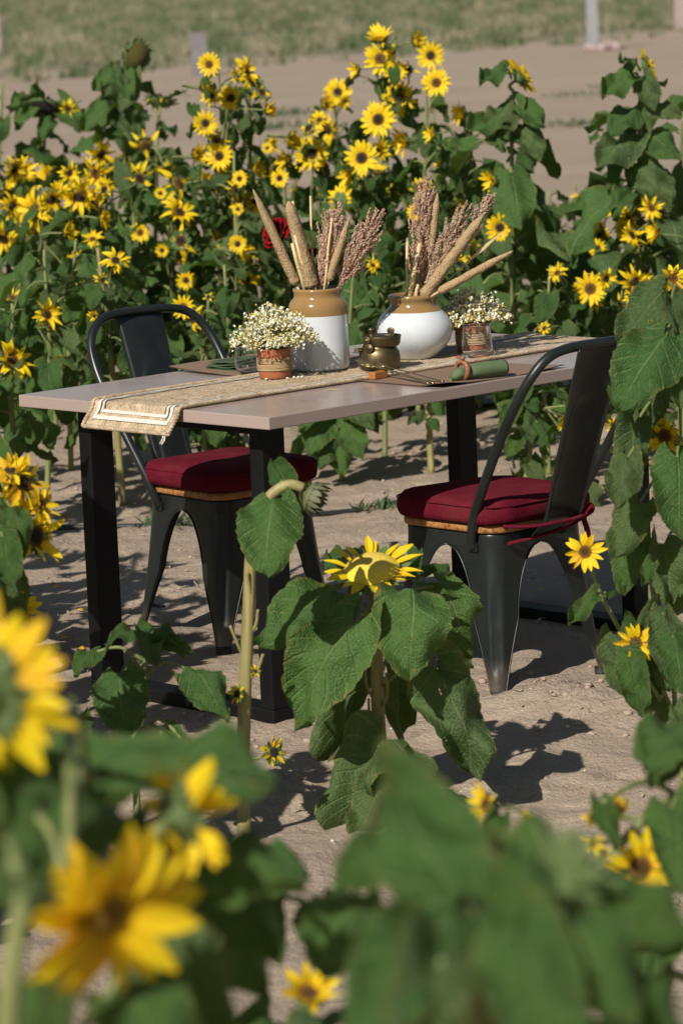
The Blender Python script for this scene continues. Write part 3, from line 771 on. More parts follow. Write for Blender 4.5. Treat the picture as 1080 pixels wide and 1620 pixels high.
def jar():
    p = T(0.713, 0.55, RZ); o = empty('ceramic_jar', tuple(p)); m = MB()
    pr = [(0.0, 0.001), (0.070, 0.0), (0.0755, 0.003), (0.077, 0.008), (0.0775, 0.06), (0.077, 0.115), (0.0768, 0.142)]
    m.lathe(pr, 56); m.build('white_body', MT['glaze_white'], o)
    m = MB(); m.lathe([(0.0770, 0.1415), (0.0768, 0.155), (0.0755, 0.166), (0.0725, 0.174), (0.067, 0.181), (0.0625, 0.185), (0.0615, 0.190), (0.0615, 0.199), (0.0635, 0.203), (0.0638, 0.207), (0.062, 0.210), (0.059, 0.2105), (0.0565, 0.207), (0.056, 0.19), (0.056, 0.16)], 56); m.build('tan_shoulder', MT['glaze_tan'], o)
    m = MB(); m.lathe([(0.056, 0.161), (0.0, 0.16)], 40); m.build('inside', MT['inside_dark'], o)
    tag(o, 'tall cylindrical ceramic jar with white body and tan shoulder, holding dried millet', 'jar'); return p
JP = jar()
def squat():
    p = T(1.012, 0.497, RZ); o = empty('ceramic_pot', tuple(p)); m = MB()
    m.lathe([(0.0, 0.001), (0.052, 0.0), (0.056, 0.004), (0.062, 0.010), (0.080, 0.026), (0.094, 0.045), (0.1005, 0.066), (0.1, 0.085), (0.094, 0.102), (0.084, 0.116), (0.0745, 0.1245)], 64); m.build('white_body', MT['glaze_white'], o)
    m = MB(); m.lathe([(0.0755, 0.1237), (0.070, 0.130), (0.064, 0.136), (0.0605, 0.1415), (0.060, 0.148), (0.062, 0.154), (0.0655, 0.158), (0.0662, 0.163), (0.064, 0.167), (0.060, 0.168), (0.0575, 0.164), (0.056, 0.150), (0.056, 0.13)], 56); m.build('tan_neck', MT['glaze_tan'], o)
    m = MB(); m.lathe([(0.056, 0.133), (0.0, 0.132)], 40); m.build('inside', MT['inside_dark'], o)
    tag(o, 'squat round ceramic pot, white belly and tan neck, holding dried millet and sorghum', 'pot'); return p
QP = squat()

# dried stalks, each its own thing
def basis_along(p0, p1):
    y = (p1 - p0); L = y.length; M = frame(y, Vector((0, -1, 0.3))).to_4x4(); M.translation = p0; return M, L
def millet(base_px, tip_px, d0, d1, r, label, head_from=0.06, bend=0.0, tp=0.70):
    p0 = at(*base_px, d0); p1 = at(*tip_px, d1); M, L = basis_along(p0, p1)
    o = empty('millet_stalk', (0, 0, 0)); o.matrix_world = M
    m = MB(); y0 = -0.10
    def c(y): t = max(0, y / L); return Vector((bend * math.sin(PI * min(1, t)), y, 0))
    y0 = -0.03; m.tube([c(y0), c(0), c(L * head_from + 0.004)], 0.0035, 8); m.build('stalk', MT['straw'], o)
    m = MB(); nl = 130; nc = 30; P = []
    for i in range(nl + 1):
        t = i / nl; y = lerp(L * head_from, L, t)
        rr = r * min(1, (t / 0.05) ** 0.5 if t < 0.05 else 1) * (1.0 - 0.22 * t) * (min(1, ((1 - t) / (1 - tp))) ** 0.6 if t > tp else 1) + 0.0006
        for k in range(nc):
            a = 2 * PI * (k + 0.5 * (i % 2)) / nc; b = rr * (1 + 0.09 * (1 if (i + k) % 2 else -1) * rnd(0.3, 1.3)) + rr * 0.12 * noise.noise(Vector((a, y * 40, L)))
            P.append(c(y) + Vector((b * math.cos(a), 0, b * math.sin(a))))
    m.quad_grid(P, nl + 1, nc, 0, None, True, True); m.build('seed_head', MT['millet'], o)
    tag(o, label, 'millet stalk', 'dried millet stalks'); return o
def sorghum(base_px, tip_px, d0, d1, wid, label, mat='sorghum', n=46, seed=1, start=0.08):
    random.seed(seed)
    p0 = at(*base_px, d0); p1 = at(*tip_px, d1); M, L = basis_along(p0, p1)
    o = empty('sorghum_stalk', (0, 0, 0)); o.matrix_world = M
    m = MB(); m.tube([(0, -0.1, 0), (0, 0, 0), (0, L * .6, 0), (0, L * .97, 0)], [0.0035, 0.0035, 0.002, 0.001], 7); m.build('stalk', MT['straw'], o)
    m = MB(); bm_ = MB()
    for k in range(n):
        t = start + (0.96 - start) * (k / n); y = L * t; a = k * 2.4 + rnd(-.3, .3)
        bl = wid * rnd(1.8, 3.8) * (1 - 0.5 * t); out = wid * rnd(0.35, 1.3) * (0.45 + 0.75 * math.sin(PI * min(1, t * 0.9 + 0.1)))
        d = Vector((math.cos(a), 0, math.sin(a)))
        pts = [Vector((0, y, 0)), Vector((0, y + bl * .45, 0)) + d * out * .75, Vector((0, y + bl, 0)) + d * out * 1.05]
        sp = spline(pts, 8)
        m.tube([q for i, q in enumerate(sp) if i % 3 == 0], 0.0006, 3)
        for i, q in enumerate(sp):
            if i < 2: continue
            for g in range(3):
                e = q + Vector((rnd(-1, 1), rnd(-1, 1), rnd(-1, 1))) * 0.0030
                s_ = rnd(0.0011, 0.0021); dv = (Vector((rnd(-.5, .5), 1, rnd(-.5, .5))) + d * .4).normalized()
                sx = dv.cross(Vector((rnd(-1, 1), 0.1, rnd(-1, 1)))).normalized(); sz = dv.cross(sx)
                b = len(bm_.v)
                bm_.v += [tuple(e - dv * s_ * 1.5), tuple(e + sx * s_), tuple(e + sz * s_), tuple(e - sx * s_), tuple(e - sz * s_), tuple(e + dv * s_ * 1.9)]
                for q4 in ((0, 2, 1), (0, 3, 2), (0, 4, 3), (0, 1, 4), (5, 1, 2), (5, 2, 3), (5, 3, 4), (5, 4, 1)):
                    bm_.f.append(tuple(b + x for x in q4)); bm_.m.append(0); bm_.sm.append(True); bm_.uv.append([(0, 0)] * 3)
    m.build('branchlets', MT['straw'], o); kind(bm_.build('grains', MT[mat], o), 'stuff')
    tag(o, label, 'sorghum', 'dried sorghum heads'); return o
def stick(base_px, tip_px, d0, d1, r, label, husk=False):
    p0 = at(*base_px, d0); p1 = at(*tip_px, d1); M, L = basis_along(p0, p1)
    o = empty('straw_stick', (0, 0, 0)); o.matrix_world = M
    m = MB(); m.tube([(0, -0.03, 0), (0.001, L * .3, 0), (-.001, L * .6, 0), (0, L, 0)], [r, r, r * .95, r * .9], 10); m.build('cane', MT['straw'], o)
    m = MB(); m.tube([(0, L * .48, 0), (0, L * .5, 0), (0, L * .52, 0)], [r * 1.02, r * 1.25, r * 1.02], 10); m.build('node', MT['straw'], o)
    if husk:
        m = MB(); m.quad_grid([(-.002, L * .55, .003), (.002, L * .55, .003), (-.006, L * .8, .006), (.004, L * .8, .002), (-.001, L * 1.08, .0), (.001, L * 1.08, 0)], 3, 2); m.build('husk', MT['straw'], o)
    tag(o, label, 'stick', 'dry cane sticks'); return o
dj = JP.y; random.seed(3)
millet((474, 462), (400, 299), dj - .02, dj - .05, 0.0125, 'long thin millet head leaning far out of the tall jar towards the chair back')
millet((495, 462), (456, 318), dj - .035, dj - .04, 0.0180, 'thick upright millet head in the tall jar in front of the red rose', 0.03, 0.0, 0.90)
millet((517, 452), (553, 343), dj - .03, dj - .03, 0.0105, 'slim millet head between two brown sorghum heads in the tall jar')
sorghum((515, 462), (530, 345), dj - .01, dj, 0.029, 'broad brown sorghum head in the middle of the tall jar', 'sorghum', 84, 4)
sorghum((530, 462), (590, 350), dj - .01, dj - .02, 0.028, 'brown sorghum head leaning out over the side of the tall jar', 'sorghum', 84, 5)
sorghum((505, 462), (520, 372), dj - .02, dj - .01, 0.016, 'small brown sorghum head deep in the tall jar', 'sorghum', 30, 15)
stick((482, 465), (463, 318), dj + .01, dj + .02, 0.0035, 'pale stick behind the thick millet head in the tall jar')
stick((496, 465), (491, 310), dj + .015, dj + .02, 0.0030, 'tallest thin pale stick in the tall jar')
stick((512, 462), (525, 345), dj - .04, dj - .03, 0.0032, 'pale stick standing before the sorghum in the tall jar')
stick((482, 461), (462, 385), dj - .030, dj - .05, 0.0048, 'stout pale cane at the rim of the tall jar, beside the leaning millet')
stick((490, 461), (466, 372), dj - .040, dj - .055, 0.0042, 'pale cane crossing in front of the thick millet head')
dq = QP.y
sorghum((660, 474), (672, 303), dq, dq + .01, 0.031, 'tall pinkish sorghum head in the squat pot, the highest of its bunch', 'sorghum', 96, 6)
sorghum((664, 474), (730, 340), dq - .02, dq - .02, 0.027, 'pinkish sorghum head in the middle of the squat pot', 'sorghum_pale', 84, 7)
sorghum((672, 474), (776, 313), dq + .02, dq, 0.018, 'pale sorghum head behind the thickest millet in the squat pot', 'sorghum_pale', 80, 8, 0.3)
millet((672, 474), (692, 306), dq + .01, dq, 0.0115, 'upright millet head between pink sorghum in the squat pot', 0.06, 0.0, 0.82)
millet((664, 476), (764, 340), dq - .04, dq - .05, 0.0150, 'thickest slanting millet head in the squat pot', 0.03, 0.0, 0.86)
millet((668, 476), (811, 397), dq - .045, dq - .07, 0.0105, 'long millet head leaning low out of the squat pot over the white flowers', 0.17)
stick((675, 472), (786, 374), dq - .01, dq - .01, 0.0016, 'thin reed with a dry husk slanting out of the squat pot', True)
stick((643, 474), (644, 382), dq - .02, dq - .02, 0.0038, 'short upright cane at the rim of the squat pot')
stick((646, 474), (664, 385), dq - .040, dq - .045, 0.0062, 'stoutest pale cane in the squat pot, nearly as tall as its neighbour')
stick((656, 474), (661, 450), dq - .042, dq - .045, 0.0045, 'shortest cane stub at the front of the squat pot')

def rose(px, py, d, s, stem_to, label):
    p = at(px, py, d); o = empty('red_rose', tuple(p)); random.seed(9)
    face = (Vector((-0.55, -0.45, 0.55))).normalized(); Mx = face.to_track_quat('Z', 'Y').to_matrix()
    k = 0
    for ring, n, el in ((0.16, 3, 80), (0.38, 4, 66), (0.62, 5, 52), (0.85, 5, 36), (1.0, 6, 20)):
        for i in range(n):
            a = 2 * PI * (i + ring * 3.1) / n; m = MB(); P = []
            for r in range(7):
                t = r / 6
                for c in range(7):
                    q = -1 + 2 * c / 6; w = 0.9 * math.sin(PI * (0.15 + 0.75 * t)) ** 0.6 * (0.35 + ring * 0.45)
                    rr = ring * 0.45 + t * math.cos(R(el)) * 0.65 + 0.10 * t ** 3; zz = t * math.sin(R(el)) * 0.85 - 0.12 * max(0, t - .8) * 4 - ring * .3
                    an = a + q * w / (0.5 + ring * 0.6); P.append(Mx @ (Vector((math.cos(an) * rr, math.sin(an) * rr, zz - 0.10 * q * q * t + rnd(-.015, .015))) * s))
            m.quad_grid(P, 7, 7); m.build('petal', MT['rose_red'], o); k += 1
    q = at(*stem_to, d) - p
    m = MB(); m.tube(spline([q, q * .5 + Vector((0.01, 0, 0)), -face * s * .3], 5), 0.0025, 6); m.build('stem', MT['stem'], o)
    tag(o, label, 'rose')
rose(436, 366, dj + .03, 0.042, (490, 470), 'full dark red rose behind the millet in the tall jar')
rose(491, 402, dj + .05, 0.019, (500, 470), 'small red rosebud almost hidden between the stalks of the tall jar')

# terracotta pots with twine and small white flowers
def flower_pot(p, label, flabel, seed, spread, H, n, fshift=(0, 0, 0), flat_y=0.8):
    o = empty('terracotta_pot', tuple(p)); m = MB()
    m.lathe([(0.0, 0.001), (0.038, 0.0), (0.0395, 0.002), (0.041, 0.03), (0.043, 0.070), (0.0438, 0.0745), (0.042, 0.076), (0.040, 0.073), (0.038, 0.05)], 40); m.build('pot_body', MT['terracotta'], o)
    m = MB(); m.lathe([(0.0385, 0.06), (0.0, 0.061)], 24); m.build('soil', MT['inside_dark'], o)
    for k in range(9):
        m = MB(); z = 0.021 + k * 0.0037; rr = 0.0415 + 0.0018 + (z - 0.03) * 0.05; tl = rnd(-.0015, .0015)
        pts = [Vector((rr * math.cos(2 * PI * i / 36), rr * math.sin(2 * PI * i / 36), z + tl * math.sin(2 * PI * i / 36 + k))) for i in range(37)]
        m.tube(pts, 0.0019, 6, 0, False); m.build('twine_turn', MT['twine'], o)
    tag(o, label, 'flower pot', 'terracotta pots on the table')
    random.seed(seed); f = empty('white_flowers', (p.x, p.y, p.z + 0.066)); st = MB(); bl = MB(); lf = MB()
    def blossom(c, s_, d):
        M = frame(d, Vector((rnd(-1, 1), rnd(-1, 1), rnd(-1, 1)))); b = len(bl.v); mat = 0 if rnd(0, 1) < 0.68 else 1
        n5 = 5
        bl.v.append(tuple(c - M @ Vector((0, s_ * .6, 0))))
        for i in range(n5 * 2):
            a = 2 * PI * i / (n5 * 2); r_ = s_ * (1.0 if i % 2 == 0 else 0.42) * rnd(0.8, 1.2)
            bl.v.append(tuple(c + M @ Vector((r_ * math.cos(a), s_ * (0.35 if i % 2 == 0 else -0.05), r_ * math.sin(a)))))
        for i in range(n5 * 2):
            bl.f.append((b, b + 1 + i, b + 1 + (i + 1) % (n5 * 2))); bl.m.append(mat); bl.sm.append(True); bl.uv.append([(0, 0)] * 3)
    for k in range(n):
        a = rnd(0, 6.28); rr = rnd(0, 1) ** 0.55 * spread
        tip = Vector((rr * math.cos(a), rr * math.sin(a) * flat_y, H * (1 - 0.75 * (rr / spread) ** 2) * rnd(0.55, 1.08))) + Vector(fshift)
        base = Vector((tip.x * .22, tip.y * .22, -0.02)); mid = base.lerp(tip, .55) + Vector((0, 0, H * .22))
        sp = spline([base, mid, tip], 5); st.tube(sp[::2], 0.0008, 3)
        if rnd(0, 1) < 0.5:
            q = sp[6]; d = Vector((rnd(-1, 1), rnd(-1, 1), rnd(-.3, .8))).normalized() * rnd(.012, .022); w = Vector((rnd(-1, 1), rnd(-1, 1), 0)).normalized() * 0.003
            lf.quad_grid([q - w * .2, q + w * .2, q + d * .5 - w, q + d * .5 + w, q + d - w * .1, q + d + w * .1], 3, 2)
        for j in range(12):
            q = sp[-1 - (j % 5)] + Vector((rnd(-1, 1), rnd(-1, 1), rnd(-1.1, .8))) * 0.011
            blossom(q, rnd(0.0034, 0.0066), Vector((rnd(-1, 1), rnd(-1, 1), rnd(-1, 1))).normalized())
    kind(st.build('stems', MT['sprig'], f), 'stuff'); kind(lf.build('leaflets', MT['sprig'], f), 'stuff'); kind(bl.build('blossoms', [MT['blossom'], MT['blossom_yellow']], f), 'stuff')
    tag(f, flabel, 'flowers', 'bunches of small white flowers'); return o
random.seed(21)
flower_pot(T(0.521, 0.520, RZ), 'small terracotta pot wrapped with twine, in front of the tall jar', 'bunch of small creamy white flowers spilling over the pot before the tall jar', 31, 0.116, 0.118, 165)
flower_pot(T(1.189, 0.455, RZ), 'small terracotta pot wrapped with twine, behind the clear tumbler', 'bunch of small whitish flowers behind the squat pot, above the clear tumbler', 32, 0.108, 0.100, 190, (0.0, -0.015, 0.0))
m = MB()
for du, dv in ((.01, -.06), (.02, -.064), (-.012, -.058), (-.05, -.02), (.028, -.07)):
    q = T(0.521 + du, 0.52 + dv, RZ + .003); blob(m, q, 0.005, 0, .5)
kind(m.build('fallen_blossoms', MT['blossom']), 'stuff')

def brass_pot():
    p = T(0.785, 0.405, RZ); o = empty('brass_pot', tuple(p)); o.scale = (1.02, 1.02, 0.88); m = MB(); B = MT['old_brass']
    m.lathe([(0.0, 0.001), (0.046, 0.0), (0.050, 0.003), (0.0525, 0.012), (0.0530, 0.030), (0.0510, 0.050), (0.046, 0.060), (0.0425, 0.064), (0.0415, 0.068)], 48); m.build('body', B, o)
    m = MB(); m.lathe([(0.0410, 0.066), (0.0440, 0.069), (0.0470, 0.074), (0.0485, 0.090), (0.0505, 0.0965), (0.0495, 0.098), (0.0470, 0.092), (0.0455, 0.084), (0.0, 0.083)], 48, c=(0.007, -.002, 0)); m.build('collar', B, o)
    m = MB(); m.lathe([(0.033, 0.084), (0.034, 0.090), (0.031, 0.0945), (0.012, 0.0985), (0.0, 0.099)], 36, c=(0.002, 0, 0)); m.build('lid', B, o)
    m = MB(); m.lathe([(0.0075, 0.0), (0.0062, 0.006), (0.0062, 0.014), (0.0085, 0.017), (0.0085, 0.0225), (0.005, 0.025), (0.0, 0.0255)], 20, c=(-0.018, 0.006, 0.095)); m.build('knob', B, o)
    for ang, z, r_, off in ((228, 0.088, 0.0125, 0.046), (240, 0.066, 0.0135, 0.0515), (30, 0.108, 0.0095, 0.036)):
        a = R(ang); M = Matrix.Rotation(a, 3, 'Z') @ Matrix.Rotation(R(90), 3, 'Y'); c = Vector((math.cos(a) * off, math.sin(a) * off, z))
        if ang == 30: M = Matrix.Rotation(R(250), 3, 'Z') @ Matrix.Rotation(R(80), 3, 'Y')
        m = MB(); m.lathe([(0.0, -0.0025), (r_, -0.0025), (r_, 0.0025), (r_ * .8, 0.0035), (0.004, 0.003), (0.004, 0.0055), (0, 0.006)], 24, c=c, M=M); m.build('hinge_plate', B, o)
    a = R(205); m = MB(); m.tube([Vector((math.cos(a), math.sin(a), 0)) * .050 + Vector((0, 0, .060)), Vector((math.cos(a), math.sin(a), 0)) * .066 + Vector((0, -.006, .062))], 0.0060, 14); m.build('rivet', MT['cutlery_brass'], o)
    m = MB(); m.box((0.034, 0.010, 0.101), (0.010, 0.006, 0.018)); bevel(m.build('hinge_tab', B, o), .001)
    tag(o, 'small tarnished brass pot with hinged lid and knob, between the two ceramic pots', 'pot')
brass_pot()

def tumbler(p, prof, label, name='glass_tumbler'):
    m = MB(); m.lathe(prof, 48); o = m.build(name, MT['glass']); o.location = p; tag(o, label, 'glass', 'clear drinking glasses'); return o
tumbler(T(1.095, 0.350, RZ), [(0.0, 0.0), (0.040, 0.0), (0.0425, 0.003), (0.0415, 0.02), (0.0385, 0.05), (0.0355, 0.082), (0.0350, 0.086), (0.0338, 0.086), (0.0340, 0.082), (0.0368, 0.05), (0.0395, 0.02), (0.040, 0.010), (0.036, 0.007), (0.0, 0.006)], 'clear tapered tumbler standing in front of the second terracotta pot')
tumbler(T(0.572, 0.660, TZ + .004), [(0.0, 0.0), (0.022, 0.0), (0.030, 0.003), (0.040, 0.014), (0.0455, 0.032), (0.0445, 0.050), (0.039, 0.070), (0.0345, 0.082), (0.0333, 0.082), (0.0378, 0.070), (0.0432, 0.050), (0.0442, 0.032), (0.0388, 0.015), (0.029, 0.0045), (0.0, 0.003)], 'clear round-bellied stemless glass half hidden by the white flowers')

def rolled_napkin():
    p = T(0.93, 0.185, TZ + 0.0275); a = atz(712, 588, TZ + .0275); b = atz(797, 579, TZ + .0275)
    ax = (b - a); ax.z = 0; L = ax.length; c = (a + b) / 2; M = frame(ax, Vector((0, 0, 1))).to_4x4(); M.translation = Vector((c.x, c.y, TZ + 0.0265))
    o = empty('rolled_napkin', (0, 0, 0)); o.matrix_world = M; m = MB(); P = []; n = 28; nl = 22
    for i in range(nl + 1):
        t = i / nl; y = lerp(-L / 2, L / 2, t); rr = lerp(0.0165, 0.0215, min(1, t * 1.5)) - 0.010 * max(0, .12 - t) / .12 - 0.004 * math.exp(-((t - .28) / .09) ** 2)
        for k in range(n):
            ang = 2 * PI * k / n; r2 = rr * (1 + 0.035 * math.sin(ang * 2 + t * 2) + 0.02 * math.sin(ang * 5 + t * 9)); P.append((r2 * math.cos(ang) * 1.05, y, r2 * math.sin(ang) * .95 - 0.002 - .0215 + rr))
    m.quad_grid(P, nl + 1, n, 0, None, True, True)
    for base in (0, nl * n):
        c0 = sum((Vector(q) for q in P[base:base + n]), Vector()) / n; s_ = 0.004 if base == 0 else -0.006
        o2 = len(m.v); m.v.append((c0.x, c0.y + s_, c0.z))
        for k in range(n): m.f.append((base + k, base + (k + 1) % n, o2)); m.m.append(0); m.sm.append(False); m.uv.append([(0, 0)] * 3)
    # wound layers seen at the end
    sp = [Vector((0.0155 * (1 - q / 60) * math.cos(q * .5), L / 2 - .0035, 0.0155 * (1 - q / 60) * math.sin(q * .5) - .002)) for q in range(52)]
    m.tube(sp, 0.0011, 4); m.build('cloth_roll', MT['napkin_green'], o)
    tag(o, 'olive green cloth napkin rolled up on the near placemat', 'napkin')
    M2 = M.copy(); M2.translation = M @ Vector((0, -L / 2 + .034, 0.0022))
    M2 = M2 @ Matrix.Rotation(R(14), 4, 'Z')
    r = empty('napkin_ring', (0, 0, 0)); r.matrix_world = M2; m = MB(); prof = []
    for k in range(40):
        ang = 2 * PI * k / 40
        for j in range(10):
            b2 = 2 * PI * j / 10; rr = 0.0208 + 0.0062 * math.cos(b2) * (1 + .05 * math.sin(7 * ang)); prof.append((rr * math.cos(ang), 0.0068 * math.sin(b2), rr * math.sin(ang)))
    idx0 = 0
    m.quad_grid(prof, 40, 10, 0, None, True, True)
    for j in range(10): m.f.append((39 * 10 + j, 39 * 10 + (j + 1) % 10, (j + 1) % 10, j)); m.m.append(0); m.sm.append(True); m.uv.append([(0, 0)] * 4)
    m.build('ring', MT['ring_wood'], r)
    m = MB()
    for k in range(9): blob(m, Vector((rnd(-.011, .011), rnd(-.006, .006), 0.0285 + rnd(0, .005))), 0.0055, 0)
    m.build('beads', MT['ring_wood'], r)
    tag(r, 'brown wooden ring with small beads round the rolled green napkin', 'napkin ring')
rolled_napkin()
def flat_napkin():
    o = empty('folded_napkin', tuple(T(0.655, 0.80, TZ + 0.014)), TH + R(12)); random.seed(2)
    for lay in range(4):
        m = MB(); P = []; n = 14
        for i in range(n + 1):
            for j in range(n + 1):
                x = (i / n - .5) * (0.16 - .008 * lay); y = (j / n - .5) * (0.115 - .012 * lay); P.append((x, y, -0.009 + lay * 0.0062 + 0.004 * noise.noise(Vector((x * 30, y * 30, lay * 1.7))) + 0.006 * math.sin(y * 40 + lay) * (i / n) * .4))
        m.quad_grid(P, n + 1, n + 1); b = m.build('fold', MT['napkin_dark'], o); md = b.modifiers.new('solid', 'SOLIDIFY'); md.thickness = 0.003
    tag(o, 'dark green cloth napkin folded on the far placemat behind the round glass', 'napkin')
flat_napkin()

def cutlery():
    c = T(0.655, 0.284, TZ + 0.0035); d = (atz(611, 598, TZ) - atz(583, 603, TZ)); d.z = 0; d.normalize()
    o = MB(); o.box((0, 0, 0.009), (0.050, 0.022, 0.018)); b = bevel(o.build('cutlery_rest', MT['block_wood']), 0.002); b.location = c; b.rotation_euler = (0, 0, math.atan2(d.y, d.x)); tag(b, 'little reddish wooden block with cutlery laid across it', 'cutlery rest')
    def piece(kind_, tip, end, label):
        p0 = at(*tip[:2], tip[2]); p1 = atz(*end, TZ + 0.0065); M = frame(p1 - p0, Vector((0, 0, 1))).to_4x4(); M.translation = p0; L = (p1 - p0).length
        e = empty(kind_, (0, 0, 0)); e.matrix_world = M
        m = MB(); m.tube(spline([(0, 0.058, 0.0), (0, L * .45, 0.002), (0, L * .8, 0.0005), (0, L, 0.001)], 5), [0.0026 + 0.0020 * max(0, (i - 6) / 9) for i in range(16)], 8, 0, True, .55); m.build('handle', MT['cutlery_brass'], e)
        m = MB()
        if kind_ == 'fork':
            m.quad_grid([(-.003, .060, 0), (.003, .060, 0), (-.010, .052, -.002), (.010, .052, -.002), (-.011, .040, -.003), (.011, .040, -.003)], 3, 2)
            hd = m.build('fork_head', MT['cutlery_brass'], e); md = hd.modifiers.new('s', 'SOLIDIFY'); md.thickness = .0014
            for k in range(4):
                x = -.0092 + k * .0061; m = MB(); m.tube([(x, .042, -.003), (x * 1.02, .025, -.0025), (x, .008, .002), (x, 0, .005)], [.0019, .0017, .0015, .0009], 6); m.build('tine', MT['cutlery_brass'], e)
        else:
            P = []; n = 10
            for i in range(n + 1):
                t = i / n
                for j in range(9):
                    s = -1 + 2 * j / 8; w = 0.0165 * math.sin(PI * (0.04 + .92 * t)) ** .7
                    P.append((s * w, .058 * t, -0.008 * (1 - s * s) * math.sin(PI * t) + .003))
            m.quad_grid(P, n + 1, 9); hd = m.build('bowl', MT['cutlery_brass'], e); md = hd.modifiers.new('s', 'SOLIDIFY'); md.thickness = .0013
        tag(e, label, 'cutlery', 'brass cutlery on the block'); return e
    piece('fork', (566, 571, 9.00), (678, 607), 'thin brass fork with its tines against the brass pot, outermost on the wooden block')
    piece('fork', (573, 574, 8.98), (686, 606.5), 'thin brass fork lying between another fork and the spoon')
    piece('spoon', (590, 575, 8.97), (701, 604), 'thin brass spoon lying beside two forks, bowl resting on the wooden block')
cutlery()
# a dry leaf on the bare tabletop, and scraps on the sand
m = MB(); m.quad_grid([(-.022, 0, .001), (-.022, .001, .001), (-.008, -.005, .003), (-.006, .006, .0045), (.008, -.004, .002), (.008, .004, .004), (.022, 0, .001), (.022, .001, .001)], 4, 2)
o = m.build('dry_leaf', MT['litter']); o.location = T(0.439, 0.232, TZ); o.rotation_euler = (0, 0, R(8)); tag(o, 'small curled dry leaf lying on the bare tabletop', 'dry leaf')
def scrap(px, py, mat, label, s, seed):
    random.seed(seed); p = atz(px, py, 0.015); m = MB(); P = []; n = 8
    for i in range(n + 1):
        for j in range(n + 1):
            x = (i / n - .5) * 2 * s + rnd(-.1, .1) * s; y = (j / n - .5) * s * 1.2 + rnd(-.15, .15) * s
            P.append((x, y, abs(noise.noise(Vector((i * .45, j * .45, seed)))) * s * .55))
    m.quad_grid(P, n + 1, n + 1); o = m.build('scrap', MT[mat]); o.location = (p.x, p.y, gz(p.x, p.y) + .004); tag(o, label, 'scrap')
scrap(247, 957, 'rag_black', 'crumpled black scrap on the sand beside the far chair leg', 0.024, 3)
scrap(102, 831, 'rag_teal', 'small teal plastic scrap lying on the sand', 0.02, 4)
scrap(80, 697, 'rag_black', 'black plastic scrap on the sand beyond the table end', 0.05, 6)
# ---------------------------------------------------------------- sunflower pieces
def leaf_mesh(seed, rows, cols, a0, a1, fold, wave, petiole, mat='leaf', wid=0.46, pet_up=35, holes=False):
    """unit-length blade along +Y, normal +Z; a0/a1 = pitch of the midrib at base and tip (degrees); optional petiole from the origin"""
    random.seed(seed); m = MB(); ph = [rnd(0, 6.28) for _ in range(6)]
    org = Vector((0, 0, 0)); ang0 = a0
    if petiole:
        P = [Vector((0, 0, 0))]; an = pet_up; y = z = 0.0
        for i in range(5):
            y += petiole / 5 * math.cos(R(an)); z += petiole / 5 * math.sin(R(an)); P.append(Vector((0, y, z))); an = lerp(pet_up, a0, (i + 1) / 5)
        m.tube(P, [0.030, 0.026, 0.023, 0.021, 0.019, 0.016], 6, 1); org = P[-1]
    mid = []; y, z = org.y, org.z; nrm = []
    for i in range(rows + 1):
        t = i / rows; an = lerp(a0, a1, t ** 0.9); mid.append(Vector((0.03 * math.sin(t * 4 + ph[0]) * t, y, z))); nrm.append(Vector((0, -math.sin(R(an)), math.cos(R(an)))))
        y += math.cos(R(an)) / rows; z += math.sin(R(an)) / rows
    pts = []; uvs = []; side_tw = rnd(-0.2, 0.2)
    for i in range(rows + 1):
        t = i / rows; hw = wid * 1.72 * (t + 0.025) ** 0.5 * (1 - t) ** 0.80 + 0.004
        an = lerp(a0, a1, t ** .9); tg = Vector((0, math.cos(R(an)), math.sin(R(an))))
        for j in range(cols + 1):
            s = -1 + 2 * j / cols; sa = abs(s)
            e = 1.0
            if j in (0, cols): e = 1 + (0.035 if i % 2 else -0.02) + rnd(-.015, .015)
            x = s * hw * e
            back = -0.25 * sa ** 1.6 * (1 - t) ** 2.5
            up = fold * sa * hw * (1 if s > 0 else 1) - 0.25 * fold * hw
            wv = wave * (0.10 * sa * math.sin(t * 9 + ph[1] + (2.1 if s > 0 else 0)) + 0.05 * math.sin(t * 17 + s * 3 + ph[2]) * sa + 0.05 * math.sin(s * 4 + ph[3] + t * 3))
            # quilting between side veins
            wv += 0.018 * math.sin((t * 6.5 - sa * 2.3) * 2 * PI) * sa * (1 - sa * .4) + 0.035 * wave * noise.noise(Vector((s * 2.6 + seed, t * 4.5, seed * .37))) + 0.012 * noise.noise(Vector((s * 7 + seed, t * 11, 3)))
            p = mid[i] + Vector((x, 0, 0)) + tg * back + nrm[i] * (up + wv + side_tw * x * t * .6)
            pts.append(p); uvs.append((0.5 + s * 0.5, t))
    m.quad_grid(pts, rows + 1, cols + 1, 0, uvs)
    if holes:
        keep = [k for k in range(len(m.f)) if not (m.m[k] == 0 and rnd(0, 1) < 0.05)]
        m.f = [m.f[k] for k in keep]; m.m = [m.m[k] for k in keep]; m.sm = [m.sm[k] for k in keep]; m.uv = [m.uv[k] for k in keep]
    return m.mesh('leaf', [MT[mat], MT['stem']])
LO = [leaf_mesh(100 + i, 8, 6, a0, a1, fo, wv, pe, 'leaf' if i % 4 else 'leaf_old', wi, pu) for i, (a0, a1, fo, wv, pe, wi, pu) in enumerate((
    (-5, -60, .25, 1.0, .55, .44, 45), (-25, -85, .1, 1.2, .5, .46, 40), (-50, -95, -.15, 1.3, .6, .43, 35), (5, -45, .35, .9, .45, .40, 50),
    (-35, -100, .3, 1.4, .65, .45, 30), (-60, -88, -.3, 1.2, .5, .48, 45), (-15, -70, -.1, 1.6, .55, .42, 40), (-45, -75, .2, 1.1, .7, .46, 30), (15, -30, .4, 1.0, .4, .36, 55)))]
